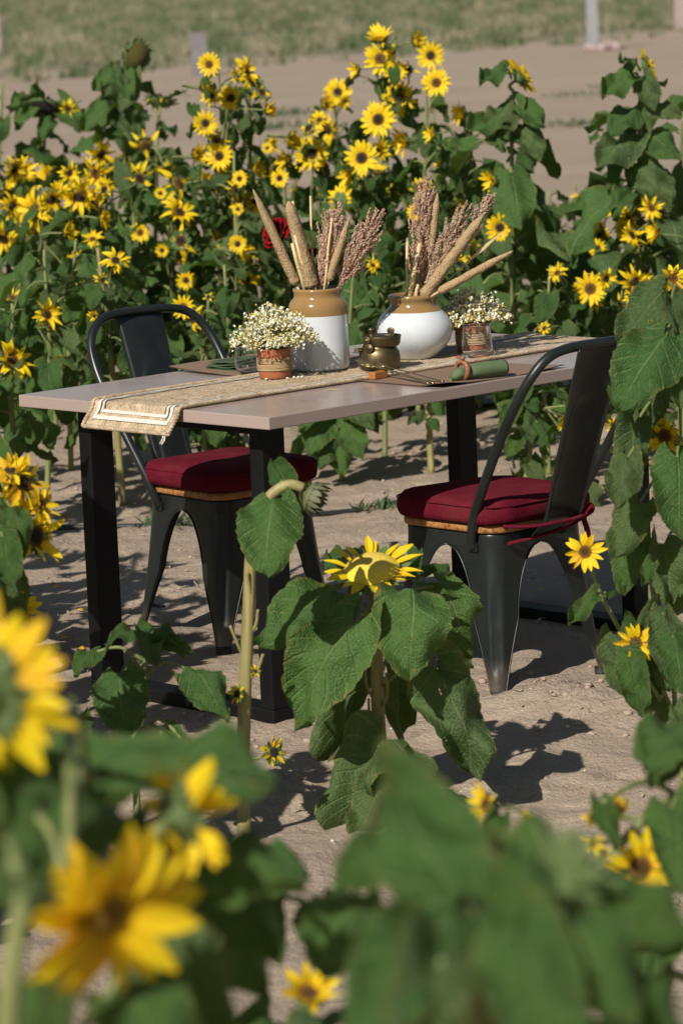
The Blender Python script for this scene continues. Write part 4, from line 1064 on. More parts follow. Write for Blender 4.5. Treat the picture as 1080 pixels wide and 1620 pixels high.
HI = [leaf_mesh(200 + i, 22, 14, a0, a1, fo, wv, 0, ma, wi, 0, False) for i, (a0, a1, fo, wv, ma, wi, ho) in enumerate((
    (10, -35, .18, 1.0, 'leaf', .47, False), (0, -20, -.12, 1.0, 'leaf', .48, False), (20, -50, -.2, 1.2, 'leaf', .46, False), (5, -15, .35, 1.3, 'leaf', .42, False),
    (10, -30, .1, 1.5, 'leaf_old', .45, True), (0, -60, .25, 1.6, 'leaf_old', .44, False), (25, -40, .5, 1.2, 'leaf', .38, False), (5, -25, -.05, 1.1, 'leaf_old', .48, False)))]
MID = [leaf_mesh(300 + i, 16, 10, a0, a1, fo, wv, pe, 'leaf' if i % 3 else 'leaf_old', wi, pu) for i, (a0, a1, fo, wv, pe, wi, pu) in enumerate((
    (-5, -60, .2, 1.0, .5, .46, 45), (-25, -85, -.1, 1.2, .5, .46, 40), (-50, -95, -.15, 1.3, .6, .45, 35), (5, -45, .35, .9, .45, .42, 50), (-35, -100, .25, 1.4, .6, .45, 30)))]

def petal_pts(L, W, e0, e1, tw, r0, yaw, rows=4, sag=0.0, cols=3):
    P = []; UV = []; r = r0; z = 0.0
    ca, sa = math.cos(yaw), math.sin(yaw)
    for i in range(rows + 1):
        t = i / rows; an = lerp(e0, e1, t); w = W * (math.sin(PI * (0.10 + 0.87 * t ** .85)) ** 0.85); twi = tw * t
        for j in range(cols):
            s = -1 + 2 * j / (cols - 1); x = s * w * math.cos(twi); zz = s * w * math.sin(twi) + (abs(s) * w * 0.35)
            P.append(Vector((r * ca - x * sa, r * sa + x * ca, z + zz - sag * t * t))); UV.append((j / (cols - 1), t))
        r += L / rows * math.cos(R(an)); z += L / rows * math.sin(R(an))
    return P, UV
def petals_mesh(seed, style):
    random.seed(seed); m = MB()
    if style == 'open':
        for lay in range(2):
            n = 13 + lay
            for k in range(n):
                P, UV = petal_pts(rnd(.58, .74), rnd(.105, .14), rnd(5, 28) - lay * 10, rnd(-15, 20) - lay * 8, rnd(-.5, .5), .32, 2 * PI * (k + rnd(-.28, .28) + lay * .5) / n)
                m.quad_grid(P, 5, 3, 0, UV)
    elif style == 'ragged':
        n = 22
        for k in range(n):
            P, UV = petal_pts(rnd(.55, .95), rnd(.10, .15), rnd(-25, 70), rnd(-80, 40), rnd(-1.6, 1.6), .30, 2 * PI * (k + rnd(-.8, .8)) / n, 5); m.quad_grid(P, 6, 3, 0, UV)
    elif style == 'sparse':
        n = 13
        for k in range(n):
            if rnd(0, 1) < .25: continue
            P, UV = petal_pts(rnd(.45, .95), rnd(.09, .14), rnd(-60, 40), rnd(-120, 10), rnd(-1.8, 1.8), .30, 2 * PI * (k + rnd(-.8, .8)) / n, 5); m.quad_grid(P, 6, 3, 0, UV)
    elif style == 'cup':
        n = 19
        for k in range(n):
            P, UV = petal_pts(rnd(.6, .9), rnd(.11, .15), rnd(30, 75), rnd(0, 60), rnd(-.8, .8), .28, 2 * PI * (k + rnd(-.4, .4)) / n); m.quad_grid(P, 5, 3, 0, UV)
    elif style == 'fringe':
        n = 18
        for k in range(n):
            if rnd(0, 1) < .3: continue
            P, UV = petal_pts(rnd(.2, .42), rnd(.05, .09), rnd(-60, 20), rnd(-120, -20), rnd(-1.5, 1.5), .52, 2 * PI * (k + rnd(-.5, .5)) / n); m.quad_grid(P, 5, 3, 0, UV)
    return m.mesh('petals', MT['petal'])
PET = {'open': [petals_mesh(400 + i, 'open') for i in range(5)], 'ragged': [petals_mesh(420 + i, 'ragged') for i in range(7)],
       'cup': [petals_mesh(440 + i, 'cup') for i in range(4)], 'fringe': [petals_mesh(460 + i, 'fringe') for i in range(3)], 'sparse': [petals_mesh(470 + i, 'sparse') for i in range(6)]}
def one_petal(seed):
    random.seed(seed); m = MB(); P, UV = petal_pts(1.0, 0.165, rnd(8, 24), rnd(-22, 12), rnd(-.7, .7), 0.0, 0.0, 9, 0, 7)
    m.quad_grid(P, 10, 7, 0, UV); return m.mesh('petal', MT['petal' if seed % 4 else 'petal_aged'])
PETAL = [one_petal(480 + i) for i in range(8)]
def head_mesh(disc_mat, rd, dome, seed, bract=0.30, green='bud_green', nb=16, be=None):
    random.seed(seed); m = MB(); n = 28; rings = 7; P = []; UV = []
    for i in range(rings + 1):
        t = i / rings; r = rd * t + 0.001
        for k in range(n):
            a = 2 * PI * k / n; P.append((r * math.cos(a), r * math.sin(a), dome * (1 - t * t) + 0.03 + rnd(-.008, .008) * (t > 0))); UV.append((k / n, t))
    m.quad_grid(P, rings + 1, n, 0, UV, True, True)
    prof = [(rd, 0.03), (rd * 1.08, 0.0), (rd * 1.0, -0.10), (rd * .7, -0.20), (rd * .3, -0.27), (0.05, -0.34)]
    m.lathe(prof, 20, 1)
    for lay in range(2):
        for k in range(nb):
            P, UV = petal_pts(bract * rnd(.8, 1.2), .085, (rnd(-35, 25) + lay * 20) if be is None else be + rnd(-15, 15), rnd(-20, 60) if be is None else be + rnd(20, 70), rnd(-.3, .3), rd * .95, 2 * PI * (k + .5 * lay + rnd(-.2, .2)) / nb, 3)
            P = [p + Vector((0, 0, -0.06)) for p in P]; m.quad_grid(P, 4, 3, 1, UV)
    return m.mesh('flower_head', [MT[disc_mat], MT[green]])
HEADS = {'disc': [head_mesh('disc', .29, .05, 500 + i) for i in range(2)], 'orange': [head_mesh('disc_orange', .30, .06, 505)], 'yellow': [head_mesh('disc_yellow', .54, .27, 507)],
         'seed': [head_mesh('disc_seed', .72, .20, 509, .3)], 'dark': [head_mesh('disc_dark', .66, .12, 511, .38)], 'bud': [head_mesh('disc_dark', .30, .10, 513, .55)],
         'nod': [head_mesh('disc_dark', .52, .2, 515, .5, 'bud_purple', 15, 65)], 'amber': [head_mesh('disc_amber', .23, .09, 517, .22)]}
def aim(n, spin=0.0):
    return Vector(n).normalized().to_track_quat('Z', 'Y') @ Quaternion((0, 0, 1), spin)

class Plant:
    def __init__(s, base, label, group, name='sunflower_plant'):
        s.o = empty(name, tuple(base)); s.b = Vector(base); tag(s.o, label, 'sunflower', group)
    def stem(s, P, r0, r1, mat='stem', name='stem', n=8):
        P = spline([Vector(p) - s.b for p in P], 5); m = MB(); m.tube(P, [lerp(r0, r1, i / (len(P) - 1)) * FK for i in range(len(P))], n); return m.build(name, MT[mat], s.o)
    def leaf(s, me, pos, q, sc_):
        o = link('leaf', me, s.o); o.location = Vector(pos) - s.b; o.rotation_mode = 'QUATERNION'; o.rotation_quaternion = q; o.scale = (sc_,) * 3 if not hasattr(sc_, '__len__') else sc_; return o
    def leaf_px(s, base, tip, db, dt, me, nh=(0, -1, .6), wide=1.0, pet=None, pr=0.004):
        """a blade whose base and tip show at two pixels; pet = where its stalk leaves the stem"""
        p0 = at(*base, db); p1 = at(*tip, dt); y = p1 - p0; M = frame(y, Vector(nh)); L = y.length
        o = s.leaf(me, p0, M.to_quaternion(), (L * wide, L, L))
        if pet is not None:
            q = pet if isinstance(pet, Vector) else at(*pet[:2], pet[2] if len(pet) > 2 else db)
            mid = (q + p0) / 2 + Vector((0, 0, (p0 - q).length * .18)); s.stem([q, mid, p0 + y * .02], pr * 1.25, pr * .8, 'stem', 'petiole', 6)
        return o
    def head(s, pos, nrm, rad, style='open', disc='disc', single=False, spin=None, npet=17, calyx=True, droop=0.0):
        h = link('flower_head', random.choice(HEADS[disc]), s.o); h.location = Vector(pos) - s.b; h.rotation_mode = 'QUATERNION'
        h.rotation_quaternion = aim(nrm, rnd(0, 6.28) if spin is None else spin); h.scale = (rad * FK,) * 3
        if style in (None, 'none'): return h
        if not single:
            kind(link('petals', random.choice(PET[style]), h), 'stuff')
        else:
            rd = {'yellow': .50, 'orange': .28, 'amber': .19}.get(disc, .31)
            for k in range(npet):
                p = link('petal', random.choice(PETAL), h); a = 2 * PI * (k + rnd(-.3, .3)) / npet; L = (1 - rd) * rnd(.85, 1.12)
                e = {'open': rnd(-.12, .25), 'ragged': rnd(-.9, 1.0), 'droop': rnd(-.6, .25), 'cup': rnd(.3, .9)}[style]
                p.rotation_mode = 'QUATERNION'
                p.rotation_quaternion = Quaternion((0, 0, 1), a) @ Quaternion((0, 1, 0), -e) @ Quaternion((1, 0, 0), rnd(-.4, .4) * (2.2 if style == 'ragged' else 1))
                p.location = (math.cos(a) * rd, math.sin(a) * rd, 0.01 + rnd(-.02, .02)); p.scale = (L, L * rnd(1.0, 1.35) * (1 if disc != 'yellow' else .85), L)
        return h
    def stalk(s, start, pos, nrm, r=0.005, arch=0.3):
        start = Vector(start); pos = Vector(pos); n = Vector(nrm).normalized(); e = pos - n * 0.012 * FK
        d = (pos - start).length; c1 = start + Vector(((pos.x - start.x) * .25, (pos.y - start.y) * .25, d * .45)); c2 = e - n * d * arch
        s.stem([start, c1 if d > .12 else start.lerp(e, .4), c2, e], r, r * .72, 'stem', 'flower_stalk', 6)

def toward_cam(pos, side=0.0, up=0.0):
    v = (EYE - Vector(pos)); v.z = 0; v.normalize(); r = Vector((v.y, -v.x, 0)) * -1
    return (v + r * side + Vector((0, 0, up))).normalized()

# ---------------------------------------------------------------- the rows behind the table
BG = []   # (px of the stem's foot, depth, pixel height of its top, leaf count, leaf size)
def bg_plant(px, d, topy, nleaf, ls, label, group, seed, lean=0.0, stem_r=0.011, lo=0.16, leafset=None, mat='stem'):
    random.seed(seed); b = at(px, 500, d); base = Vector((b.x, b.y, gz(b.x, b.y) - 0.01)); top = at(px + lean, topy, d + rnd(-.08, .08))
    P = Plant(base, label, group); mid = base.lerp(top, .5) + Vector((rnd(-.03, .03), rnd(-.03, .03), 0))
    path = spline([base, base.lerp(mid, .5), mid, mid.lerp(top, .5) + Vector((rnd(-.02, .02), 0, 0)), top], 5)
    P.stem([base, base.lerp(mid, .5), mid, mid.lerp(top, .5), top], stem_r, stem_r * .45, mat)
    H = top.z - base.z; P.path = path; P.H = H; P.top = top; a = rnd(0, 6.28)
    for k in range(nleaf):
        t = lerp(lo, .98, (k + rnd(-.3, .3)) / nleaf); t = max(.06, min(.99, t)); q = path[min(len(path) - 1, int(t * (len(path) - 1)))]
        a += 2.4 + rnd(-.4, .4); sz = ls * (0.76 if ls < .205 else .88) * rnd(.65, 1.3) * (0.62 + .6 * math.sin(PI * min(1, .25 + .62 * t)) - (.35 if t > .9 else 0))
        rot = Quaternion((0, 0, 1), a) @ Quaternion((1, 0, 0), rnd(-.3, .25)) @ Quaternion((0, 1, 0), rnd(-.35, .35))
        P.leaf(random.choice(leafset or LO), q, rot, sz)
    return P
ROWLAB = {0: 'leafy sunflower plant in the row just behind the chairs, with yellow side blooms', 1: 'branching sunflower plant in the row behind the table and its drip hose', 2: 'sunflower plant in the farthest row beside the sandy track'}
ROWGRP = {0: 'sunflowers in the first row behind the chairs', 1: 'sunflowers in the second row behind the table', 2: 'sunflowers in the farthest row'}
PL = []
def add(px, d, topy, n, ls, row, lean=0, label=None, **k):
    p = bg_plant(px, d, topy, n, ls, label or ROWLAB[row], ROWGRP[row], 1000 + len(PL) * 7, lean, **k); p.px = px; p.d = d; p.ty = topy; p.lean = lean; PL.append(p); return p
# first row behind the chairs
add(180, 12.0, 392, 22, .17, 0, -25, 'sunflower with thick yellowing stem right behind the far chair back', lo=.34, stem_r=.014, mat='old_stem')
add(60, 12.3, 395, 20, .18, 0, 10, lo=.42, label='sunflower on a slim stem beyond the bare end of the tabletop, lower leaves missing')
add(100, 12.8, 380, 20, .18, 0, 20, lo=.42, label='sunflower behind the overhanging runner end, one open bloom above the table')
add(20, 11.7, 480, 14, .15, 0, 0, stem_r=.012, lo=.35, label='low sunflower with a ragged bloom level with the tabletop end')
add(310, 12.2, 470, 18, .16, 0, 20, lo=.3, label='low broad-leaved sunflower inside the arch of the far chair back')
add(345, 12.5, 420, 22, .16, 0, 10, lo=.35, label='sunflower whose leaves show between the far chair back and the white flowers')
add(530, 12.3, 420, 20, .16, 0, 30, lo=.25, label='sunflower whose drooping lower leaves show under the tabletop beside the far chair seat')
add(673, 12.4, 330, 22, .17, 0, -20, lo=.42, stem_r=.013, mat='old_stem', label='sunflower with a bare straight yellowish stem showing under the tabletop')
add(600, 12.8, 400, 22, .17, 0, -10, lo=.4, label='sunflower directly behind the brass pot, between the two ceramic pots')
add(820, 11.9, 560, 14, .11, 0, 10, label='young low sunflower growing between the table leg and the near chair back')
add(860, 12.3, 420, 22, .16, 0, 10, lo=.3, label='leafy sunflower behind the right placemat corner, next to the near chair top')
add(925, 12.4, 460, 16, .14, 0, 5, lo=.3, label='sunflower with one star-like open bloom just above the near chair back')
add(1000, 12.5, 445, 18, .14, 0, 0, lo=.3, label='sunflower with several small ragged blooms above the top rail of the near chair')
add(900, 11.6, 650, 10, .11, 0, 0, lo=.2, label='low sunflower with a yellow side bloom framed by the near chair tube')
add(1075, 11.8, 470, 18, .16, 0, 0, lo=.25, label='leafy sunflower behind the big-leaved plant at the near chair')
# second row
add(20, 14.3, 255, 26, .20, 1, label='bushy sunflower with ragged blooms in front of the drooping dark seed head')
add(80, 14.0, 300, 24, .19, 1, -10, label='sunflower with a dense cluster of ragged blooms, next to the bushiest ragged one')
add(130, 13.8, 290, 26, .20, 1, 10, label='sunflower with twisted-petal blooms above the runner end of the table')
add(205, 14.2, 265, 26, .20, 1, 10, label='sunflower with ragged blooms right below the heavy nodding seed head')
add(270, 14.0, 285, 26, .20, 1, 8, label='sunflower with three ragged blooms one above the other, above the far chair back')
add(335, 14.2, 130, 26, .17, 1, 25, label='tall sunflower with open blooms in front of the short stone slab post')
add(395, 14.3, 130, 24, .17, 1, 0, label='tall sunflower with clustered half-open blooms next to the one before the stone slab post')
add(370, 13.8, 240, 22, .17, 1, 0, label='sunflower with small blooms behind the tip of the leaning millet')
add(440, 14.0, 300, 24, .18, 1, 10, label='leafy sunflower behind the red rose')
add(490, 14.4, 215, 24, .18, 1, 15, label='sunflower with open and ragged blooms above the tall jar')
add(560, 14.0, 270, 26, .19, 1, 10, label='sunflower with a large open bloom above the gap between jar and squat pot')
add(610, 14.3, 105, 28, .18, 1, 5, label='tall many-headed sunflower with the highest cluster of open yellow blooms')
add(655, 14.0, 130, 24, .18, 1, 20, label='tall sunflower with open blooms above the squat pot, next to the highest cluster')
add(700, 14.3, 245, 24, .19, 1, 0, label='sunflower with side-turned blooms behind the pink sorghum of the squat pot')
add(755, 14.0, 190, 24, .21, 1, -10, label='broad-leaved sunflower behind the tips of the slanting millet heads')
add(808, 13.6, 150, 22, .24, 1, 0, label='tall single-stemmed sunflower, its top bloom turned aside with swept petals', stem_r=.015, lo=.3)
add(870, 14.2, 300, 22, .19, 1, label='leafy bloomless sunflower next to the tall single-stemmed one')
add(940, 14.0, 330, 24, .19, 1, label='sunflower with small ragged blooms in line with the whitewashed post')
add(1012, 13.4, 130, 24, .23, 1, 0, label='tall leafy sunflower with pale hairy stem and one bloom turned away at its top', stem_r=.016, lo=.25)
add(1065, 13.9, 180, 22, .22, 1, 15, label='tall leafy sunflower next to the one with the pale hairy stem')
# farthest row
add(-5, 16.5, 130, 18, .22, 2, 10, label='tall leafy sunflower next to the drooping dark seed head')
add(70, 16.6, 190, 16, .20, 2, 0, 'spent sunflower with a drooping dark seed head and hanging leaves', stem_r=.013, lo=.35)
add(190, 16.2, 110, 22, .25, 2, 5, 'tall sunflower with a heavy greenish seed head nodding above the others', stem_r=.016, lo=.3)
add(250, 16.0, 175, 20, .21, 2, 0, 'spent sunflower with a flat dark seed head fringed by yellow petals', stem_r=.014, lo=.3)
add(300, 17.0, 260, 20, .2, 2, label='far sunflower below the short stone slab post'); add(420, 16.8, 210, 18, .18, 2, label='far sunflower behind the clustered half-open blooms'); add(535, 16.8, 170, 20, .17, 2, -5, label='far sunflower with one open bloom standing alone against the sandy track'); add(600, 17.2, 210, 18, .18, 2, label='far leafy sunflower behind the highest cluster of blooms')
add(690, 16.8, 120, 20, .17, 2, -5, label='far tall sunflower with two open blooms beside the highest cluster'); add(735, 17.0, 200, 16, .18, 2, label='far sunflower with one side-turned bloom against the sandy track'); add(850, 17.0, 330, 16, .18, 2, label='far low sunflower in the gap beside the tall single-stemmed one'); add(910, 16.8, 290, 18, .19, 2, label='far leafy sunflower below the weeds on the sandy track'); add(955, 16.6, 215, 12, .13, 2, -5, label='far slender sunflower with one small bloom below the whitewashed post')
add(150, 17.2, 290, 18, .19, 2, label='far sunflower between the two spent seed heads'); add(640, 17.6, 260, 18, .18, 2, label='far sunflower hidden in leaves behind the squat pot bunch'); add(470, 17.6, 280, 16, .18, 2, label='far sunflower hidden in leaves behind the tall jar bunch'); add(780, 17.4, 300, 16, .18, 2, label='far sunflower hidden in leaves behind the long low millet head')
# rows running on beyond both sides of the picture
for k, (px, d, ty) in enumerate(((-130, 12.2, 380), (-260, 12.0, 420), (-150, 14.1, 280), (-290, 14.2, 240), (-120, 16.8, 200), (-300, 16.9, 230), (1190, 12.2, 430), (1330, 12.1, 400), (1180, 14.0, 220), (1310, 14.1, 260), (1170, 16.8, 220), (1320, 16.7, 240))):
    add(px, d, ty, 16, .2, 0 if d < 13 else 1 if d < 15 else 2)

# blooms: pixel, size in pixels, style, turn (side, up)
O, S, G, C_ = 'open', 'side', 'ragged', 'cup'
BLOOMS = [(331,102,34,O),(365,155,36,O),(325,195,36,O),(347,247,40,O),(390,113,36,G),(414,146,32,G),(322,136,30,S),(423,174,28,S),(343,222,30,G),(334,152,28,G),(310,245,32,S),(320,285,28,S),(402,128,28,G),(375,120,26,G),
 (493,243,48,O),(520,205,38,G),(488,203,38,G),(534,146,40,O),(513,165,28,S),(437,270,30,G),(425,230,30,S),(505,190,26,G),
 (601,93,46,O),(600,62,40,C_),(626,113,34,O),(632,155,50,O),(598,189,50,O),(657,66,30,S),(681,88,40,O),(690,131,40,O),(565,110,26,S),(572,250,50,O),(553,276,38,S),(640,222,42,S),(683,212,26,S),(731,180,36,S),(707,261,36,O),
 (613,75,26,G),(645,110,26,G),(780,285,34,S),(664,297,34,G),(693,303,28,G),(716,326,28,G),(790,360,40,O),(537,318,42,'back'),(605,380,32,S),(617,372,24,S),
 (947,192,24,S),(915,315,24,G),(936,351,28,G),(994,345,34,G),(1000,372,34,G),(1078,378,34,O),(933,457,48,O),(958,441,28,G),(1003,447,42,G),(980,480,24,G),(1000,472,26,G),(881,432,26,G),(900,641,36,S),(890,668,20,G),(968,673,18,G),
 (22,268,40,G),(38,273,36,G),(77,280,36,S),(160,243,38,G),(151,275,44,G),(126,311,48,G),(82,316,38,G),(55,332,52,G),(10,309,44,G),(20,327,38,G),(6,378,44,G),(110,274,28,G),(229,229,40,G),(222,281,44,G),(281,290,48,G),(284,336,44,G),(286,381,44,G),(110,172,24,G),
 (127,421,48,O),(183,412,36,G),(75,498,38,G),(20,570,52,G),(98,578,26,C_),(290,486,34,O),(305,503,44,G),(360,350,28,G),(411,366,30,G),(420,396,28,G),(385,426,28,G),(376,386,26,O),(402,441,24,G),(405,320,28,G),(372,300,24,G),(545,160,20,G),
 (165,300,30,G),(40,360,26,G),(200,250,24,G),(262,270,30,G),(460,215,22,S),(735,250,22,S),(470,300,22,G),(620,300,22,G),(590,420,20,G),(20,470,22,G),(150,500,18,G),(330,470,18,G),(285,405,24,G),(860,520,18,G),(985,520,20,G),(940,480,20,G),(1030,500,22,G)]
random.seed(78)
for k in range(64):                      # the many smaller heads among the leaves
    x = random.choice((rnd(0, 340), rnd(280, 470), rnd(480, 760), rnd(860, 1075))); y = rnd(235, 430) if x > 470 else rnd(225, 470)
    if 850 < x and y < 300: continue
    BLOOMS.append((x, y, rnd(16, 34), random.choice((G, G, S, O, C_))))
random.seed(77)
for (x, y, dia, st) in BLOOMS:
    best = None
    for p in PL:
        if p.ty > y + 45: continue
        cx = p.px + p.lean * .7; hor = abs(cx - x) / 60 + max(0, p.ty - y) / 40 + (0.35 if p.d > 15.5 else 0) + (0.8 if dia > 40 and p.d > 15 else 0) + (0.5 if y > 430 and p.d > 13 else 0)
        if best is None or hor < best[0]: best = (hor, p)
    p = best[1]; d = p.d - rnd(0.02, .30); pos = at(x, y, d); rad = dia * d / FPX / 2 * (1.22 if st == O else 1.36)
    if st == O: n = toward_cam(pos, rnd(-.35, .1), rnd(-.05, .35)); sty = 'open'
    elif st == S: n = toward_cam(pos, random.choice((-1, 1)) * rnd(1.2, 2.5), rnd(-.3, .6)); sty = 'cup'
    elif st == C_: n = toward_cam(pos, rnd(-.5, .5), 2.0); sty = 'cup'
    elif st == 'back': n = -toward_cam(pos, -.9, .1); sty = 'open'
    else: n = toward_cam(pos, rnd(-1.2, 1.2), rnd(-.9, 1.0)); sty = 'ragged' if rnd(0, 1) < .6 else 'sparse'
    h = p.head(pos, n, rad, sty, 'disc' if rnd(0, 1) < .7 else 'orange')
    zt = min(p.H * .93, max(.12 * p.H, pos.z - p.b.z - rnd(.16, .30))); q = p.path[int(zt / p.H * (len(p.path) - 1))]
    p.stalk(q, pos, n, .0042)
    if rnd(0, 1) < .6:                   # small leaves under the bloom
        for k in range(2):
            P2 = pos - Vector(n) * .03 + Vector((rnd(-.04, .04), rnd(-.03, .03), rnd(-.10, -.03))); p.leaf(random.choice(LO), P2, Quaternion((0, 0, 1), rnd(0, 6.28)) @ Quaternion((1, 0, 0), rnd(-.3, .3)), rnd(.06, .10))
# green buds
for (x, y, dia) in ((592, 290, 26), (720, 310, 24), (385, 190, 22), (410, 135, 22), (810, 395, 18), (318, 395, 24), (925, 330, 18), (565, 215, 16)):
    p = min(PL, key=lambda p: abs(p.px - x) + (200 if p.ty > y + 30 else 0)); d = p.d - .1; pos = at(x, y, d); n = toward_cam(pos, rnd(-1, 1), .6)
    p.head(pos, n, dia * d / FPX / 2 * 1.3, None, 'bud'); q = p.path[int(min(.9, max(.1, (pos.z - p.b.z - .2) / p.H)) * (len(p.path) - 1))]; p.stalk(q, pos, n, .005)
def plant_at(px, d): return min(PL, key=lambda p: abs(p.px - px) + abs(p.d - d) * 50)
# special heads of the tall and the spent plants
p = plant_at(190, 16.2); pos = at(217, 88, 16.1); n = toward_cam(pos, .55, -.25); p.head(pos, n, .085, None, 'seed'); p.stalk(p.top, pos, n, .009, .5)
for (bx, by), (tx, ty) in (((192, 108), (165, 150)), ((205, 118), (190, 175)), ((185, 112), (150, 140)), ((180, 165), (130, 205)), ((190, 170), (215, 215)), ((195, 112), (205, 165))):
    p.leaf_px((bx, by), (tx, ty), 16.1, 16.0, random.choice(HI), (0, -1, .2), 1.0)
p = plant_at(70, 16.6); pos = at(72, 172, 16.5); n = Vector((-.2, -.45, -.75)); p.head(pos, n, .125, None, 'dark'); p.stalk(p.top, pos, n, .008, .3)
for (bx, by), (tx, ty) in (((55, 160), (22, 205)), ((95, 160), (128, 200)), ((60, 155), (58, 130)), ((80, 185), (66, 220)), ((40, 150), (20, 165))): p.leaf_px((bx, by), (tx, ty), 16.5, 16.4, random.choice(HI), (0, -1, .3), .9)
p = plant_at(250, 16.0); pos = at(254, 160, 15.9); n = Vector((.1, .35, .8)); p.head(pos, n, .085, 'fringe', 'dark'); p.stalk(p.top - Vector((0, 0, .05)), pos, n, .008, .3)
p = plant_at(808, 13.6); pos = at(822, 122, 13.6); n = Vector((.75, .30, .55)); p.head(pos, n, .088, 'open', 'disc'); p.stalk(p.top - Vector((0, 0, .06)), pos, n, .008, .3)
for (bx, by), (tx, ty) in (((800, 112), (757, 128)), ((812, 165), (768, 210)), ((818, 165), (862, 200)), ((800, 185), (735, 205)), ((825, 200), (855, 250))): p.leaf_px((bx, by), (tx, ty), 13.5, 13.4, random.choice(HI), (-.2, -.7, .7), 1.0, (808, by + 12, 13.6))
p = plant_at(1012, 13.4); pos = at(1022, 102, 13.4); n = Vector((.85, .15, .40)); p.head(pos, n, .075, 'open', 'disc'); p.stalk(p.top - Vector((0, 0, .05)), pos, n, .008, .3)
for (bx, by), (tx, ty) in (((1000, 118), (950, 150)), ((1015, 125), (1035, 170)), ((1005, 175), (960, 205)), ((1020, 180), (1075, 175)), ((1005, 215), (940, 260)), ((1022, 215), (1078, 245)), ((1010, 262), (1060, 330)), ((1000, 300), (965, 345)), ((995, 100), (985, 92))): p.leaf_px((bx, by), (tx, ty), 13.3, 13.2, random.choice(HI), (-.2, -.8, .6), 1.0, (1012, by + 12, 13.4))

# drooping lower leaves seen under the tabletop
p = plant_at(530, 12.3)
for (bx, by), (tx, ty) in (((520, 650), (486, 716)), ((540, 655), (572, 722)), ((528, 685), (505, 738)), ((545, 640), (590, 672)), ((532, 700), (545, 748)), ((515, 640), (470, 680))): p.leaf_px((bx, by), (tx, ty), 12.2, 12.1, random.choice(HI), (0, -1, .5), .95, (531, by + 14, 12.3), .003)
p = plant_at(345, 12.5)
for (bx, by), (tx, ty) in (((330, 668), (385, 712)), ((345, 660), (312, 708)), ((340, 690), (372, 735)), ((300, 655), (292, 705)), ((350, 650), (395, 672))): p.leaf_px((bx, by), (tx, ty), 12.4, 12.3, random.choice(HI), (0, -1, .6), 1.0, (345, by + 10, 12.5), .003)
p = plant_at(820, 11.9)
for (bx, by), (tx, ty) in (((815, 640), (790, 690)), ((825, 650), (842, 700)), ((822, 690), (800, 722)), ((828, 620), (850, 650))): p.leaf_px((bx, by), (tx, ty), 11.85, 11.8, random.choice(HI), (0, -1, .5), .9, (822, by + 10, 11.9), .003)
p = plant_at(673, 12.4)
for (bx, by), (tx, ty) in (((668, 655), (645, 668)), ((680, 662), (694, 680))): p.leaf_px((bx, by), (tx, ty), 12.35, 12.3, random.choice(HI), (0, -1, .5), .9, (674, by + 10, 12.4), .003)
# ---------------------------------------------------------------- plants between the camera and the table
def g0(px, py): p = atz(px, py, 0.01); return Vector((p.x, p.y, gz(p.x, p.y) - .01))
random.seed(91)
# the plant in the middle, its bloom turned to the sky
D = 7.45
P = Plant(g0(612, 1325), 'drooping sunflower before the table, one broad yellow bloom facing the sky', None)
st = [P.b, at(606, 1240, D), at(598, 1130, D), at(596, 1040, D), at(592, 975, D), at(590, 935, D), at(589, 912, D)]
P.stem(st, .0165, .011, 'old_stem', 'stem', 12)
hp = at(588, 902, D); P.head(hp, Vector((-.06, -.42, .90)), .110, 'open', 'yellow', True, npet=17)
N = (0, -1, .55)
for b, t, db, dt, me, nh, wd, pet in (
    ((650, 938), (655, 1068), 7.30, 7.18, HI[2], (.1, -1, .45), 1.25, (600, 1010)),
    ((531, 940), (402, 1003), 7.38, 7.30, HI[1], (-.25, -.8, .8), 1.0, (592, 985)),
    ((560, 985), (447, 1152), 7.28, 7.22, HI[0], (-.3, -1, .45), .86, (594, 1005)),
    ((690, 925), (760, 1050), 7.62, 7.60, HI[2], (.3, -1, .4), .95, (600, 1000, 7.5)),
    ((690, 1062), (764, 1234), 7.35, 7.30, HI[4], (.2, -1, .35), .82, (602, 1090)),
    ((556, 1065), (497, 1205), 7.50, 7.45, HI[5], (-.3, -.9, .3), .85, (597, 1060)),
    ((600, 1178), (505, 1292), 7.36, 7.25, HI[5], (-.4, -.9, .6), .95, (602, 1190)),
    ((622, 1050), (660, 1180), 7.60, 7.62, HI[5], (.2, -.8, .2), .8, (600, 1080)),
    ((640, 1190), (690, 1300), 7.35, 7.28, HI[7], (.4, -.9, .6), .8, (604, 1205)),
    ((545, 915), (520, 870), 7.60, 7.68, HI[3], (0, -.6, 1), .9, (590, 960)),
    ((672, 905), (720, 905), 7.60, 7.60, HI[6], (.2, -.8, .8), .8, (594, 950)),
    ((640, 880), (655, 905), 7.62, 7.50, HI[6], (.1, -1, .5), 1.0, (594, 940)),
    ((610, 1230), (560, 1330), 7.3, 7.2, HI[7], (-.2, -1, .5), .9, (606, 1240))):
    P.leaf_px(b, t, db, dt, me, nh, wd, (pet[0], pet[1], pet[2] if len(pet) > 2 else D))
for px, py in ((580, 1095), (612, 1110), (585, 1150)):
    P.stem([at(597, py + 20, D), at(px, py - 10, D - .02), at(px - 2, py - 45, D - .03)], .004, .003, 'old_stem', 'dry_leaf_stalk', 6)

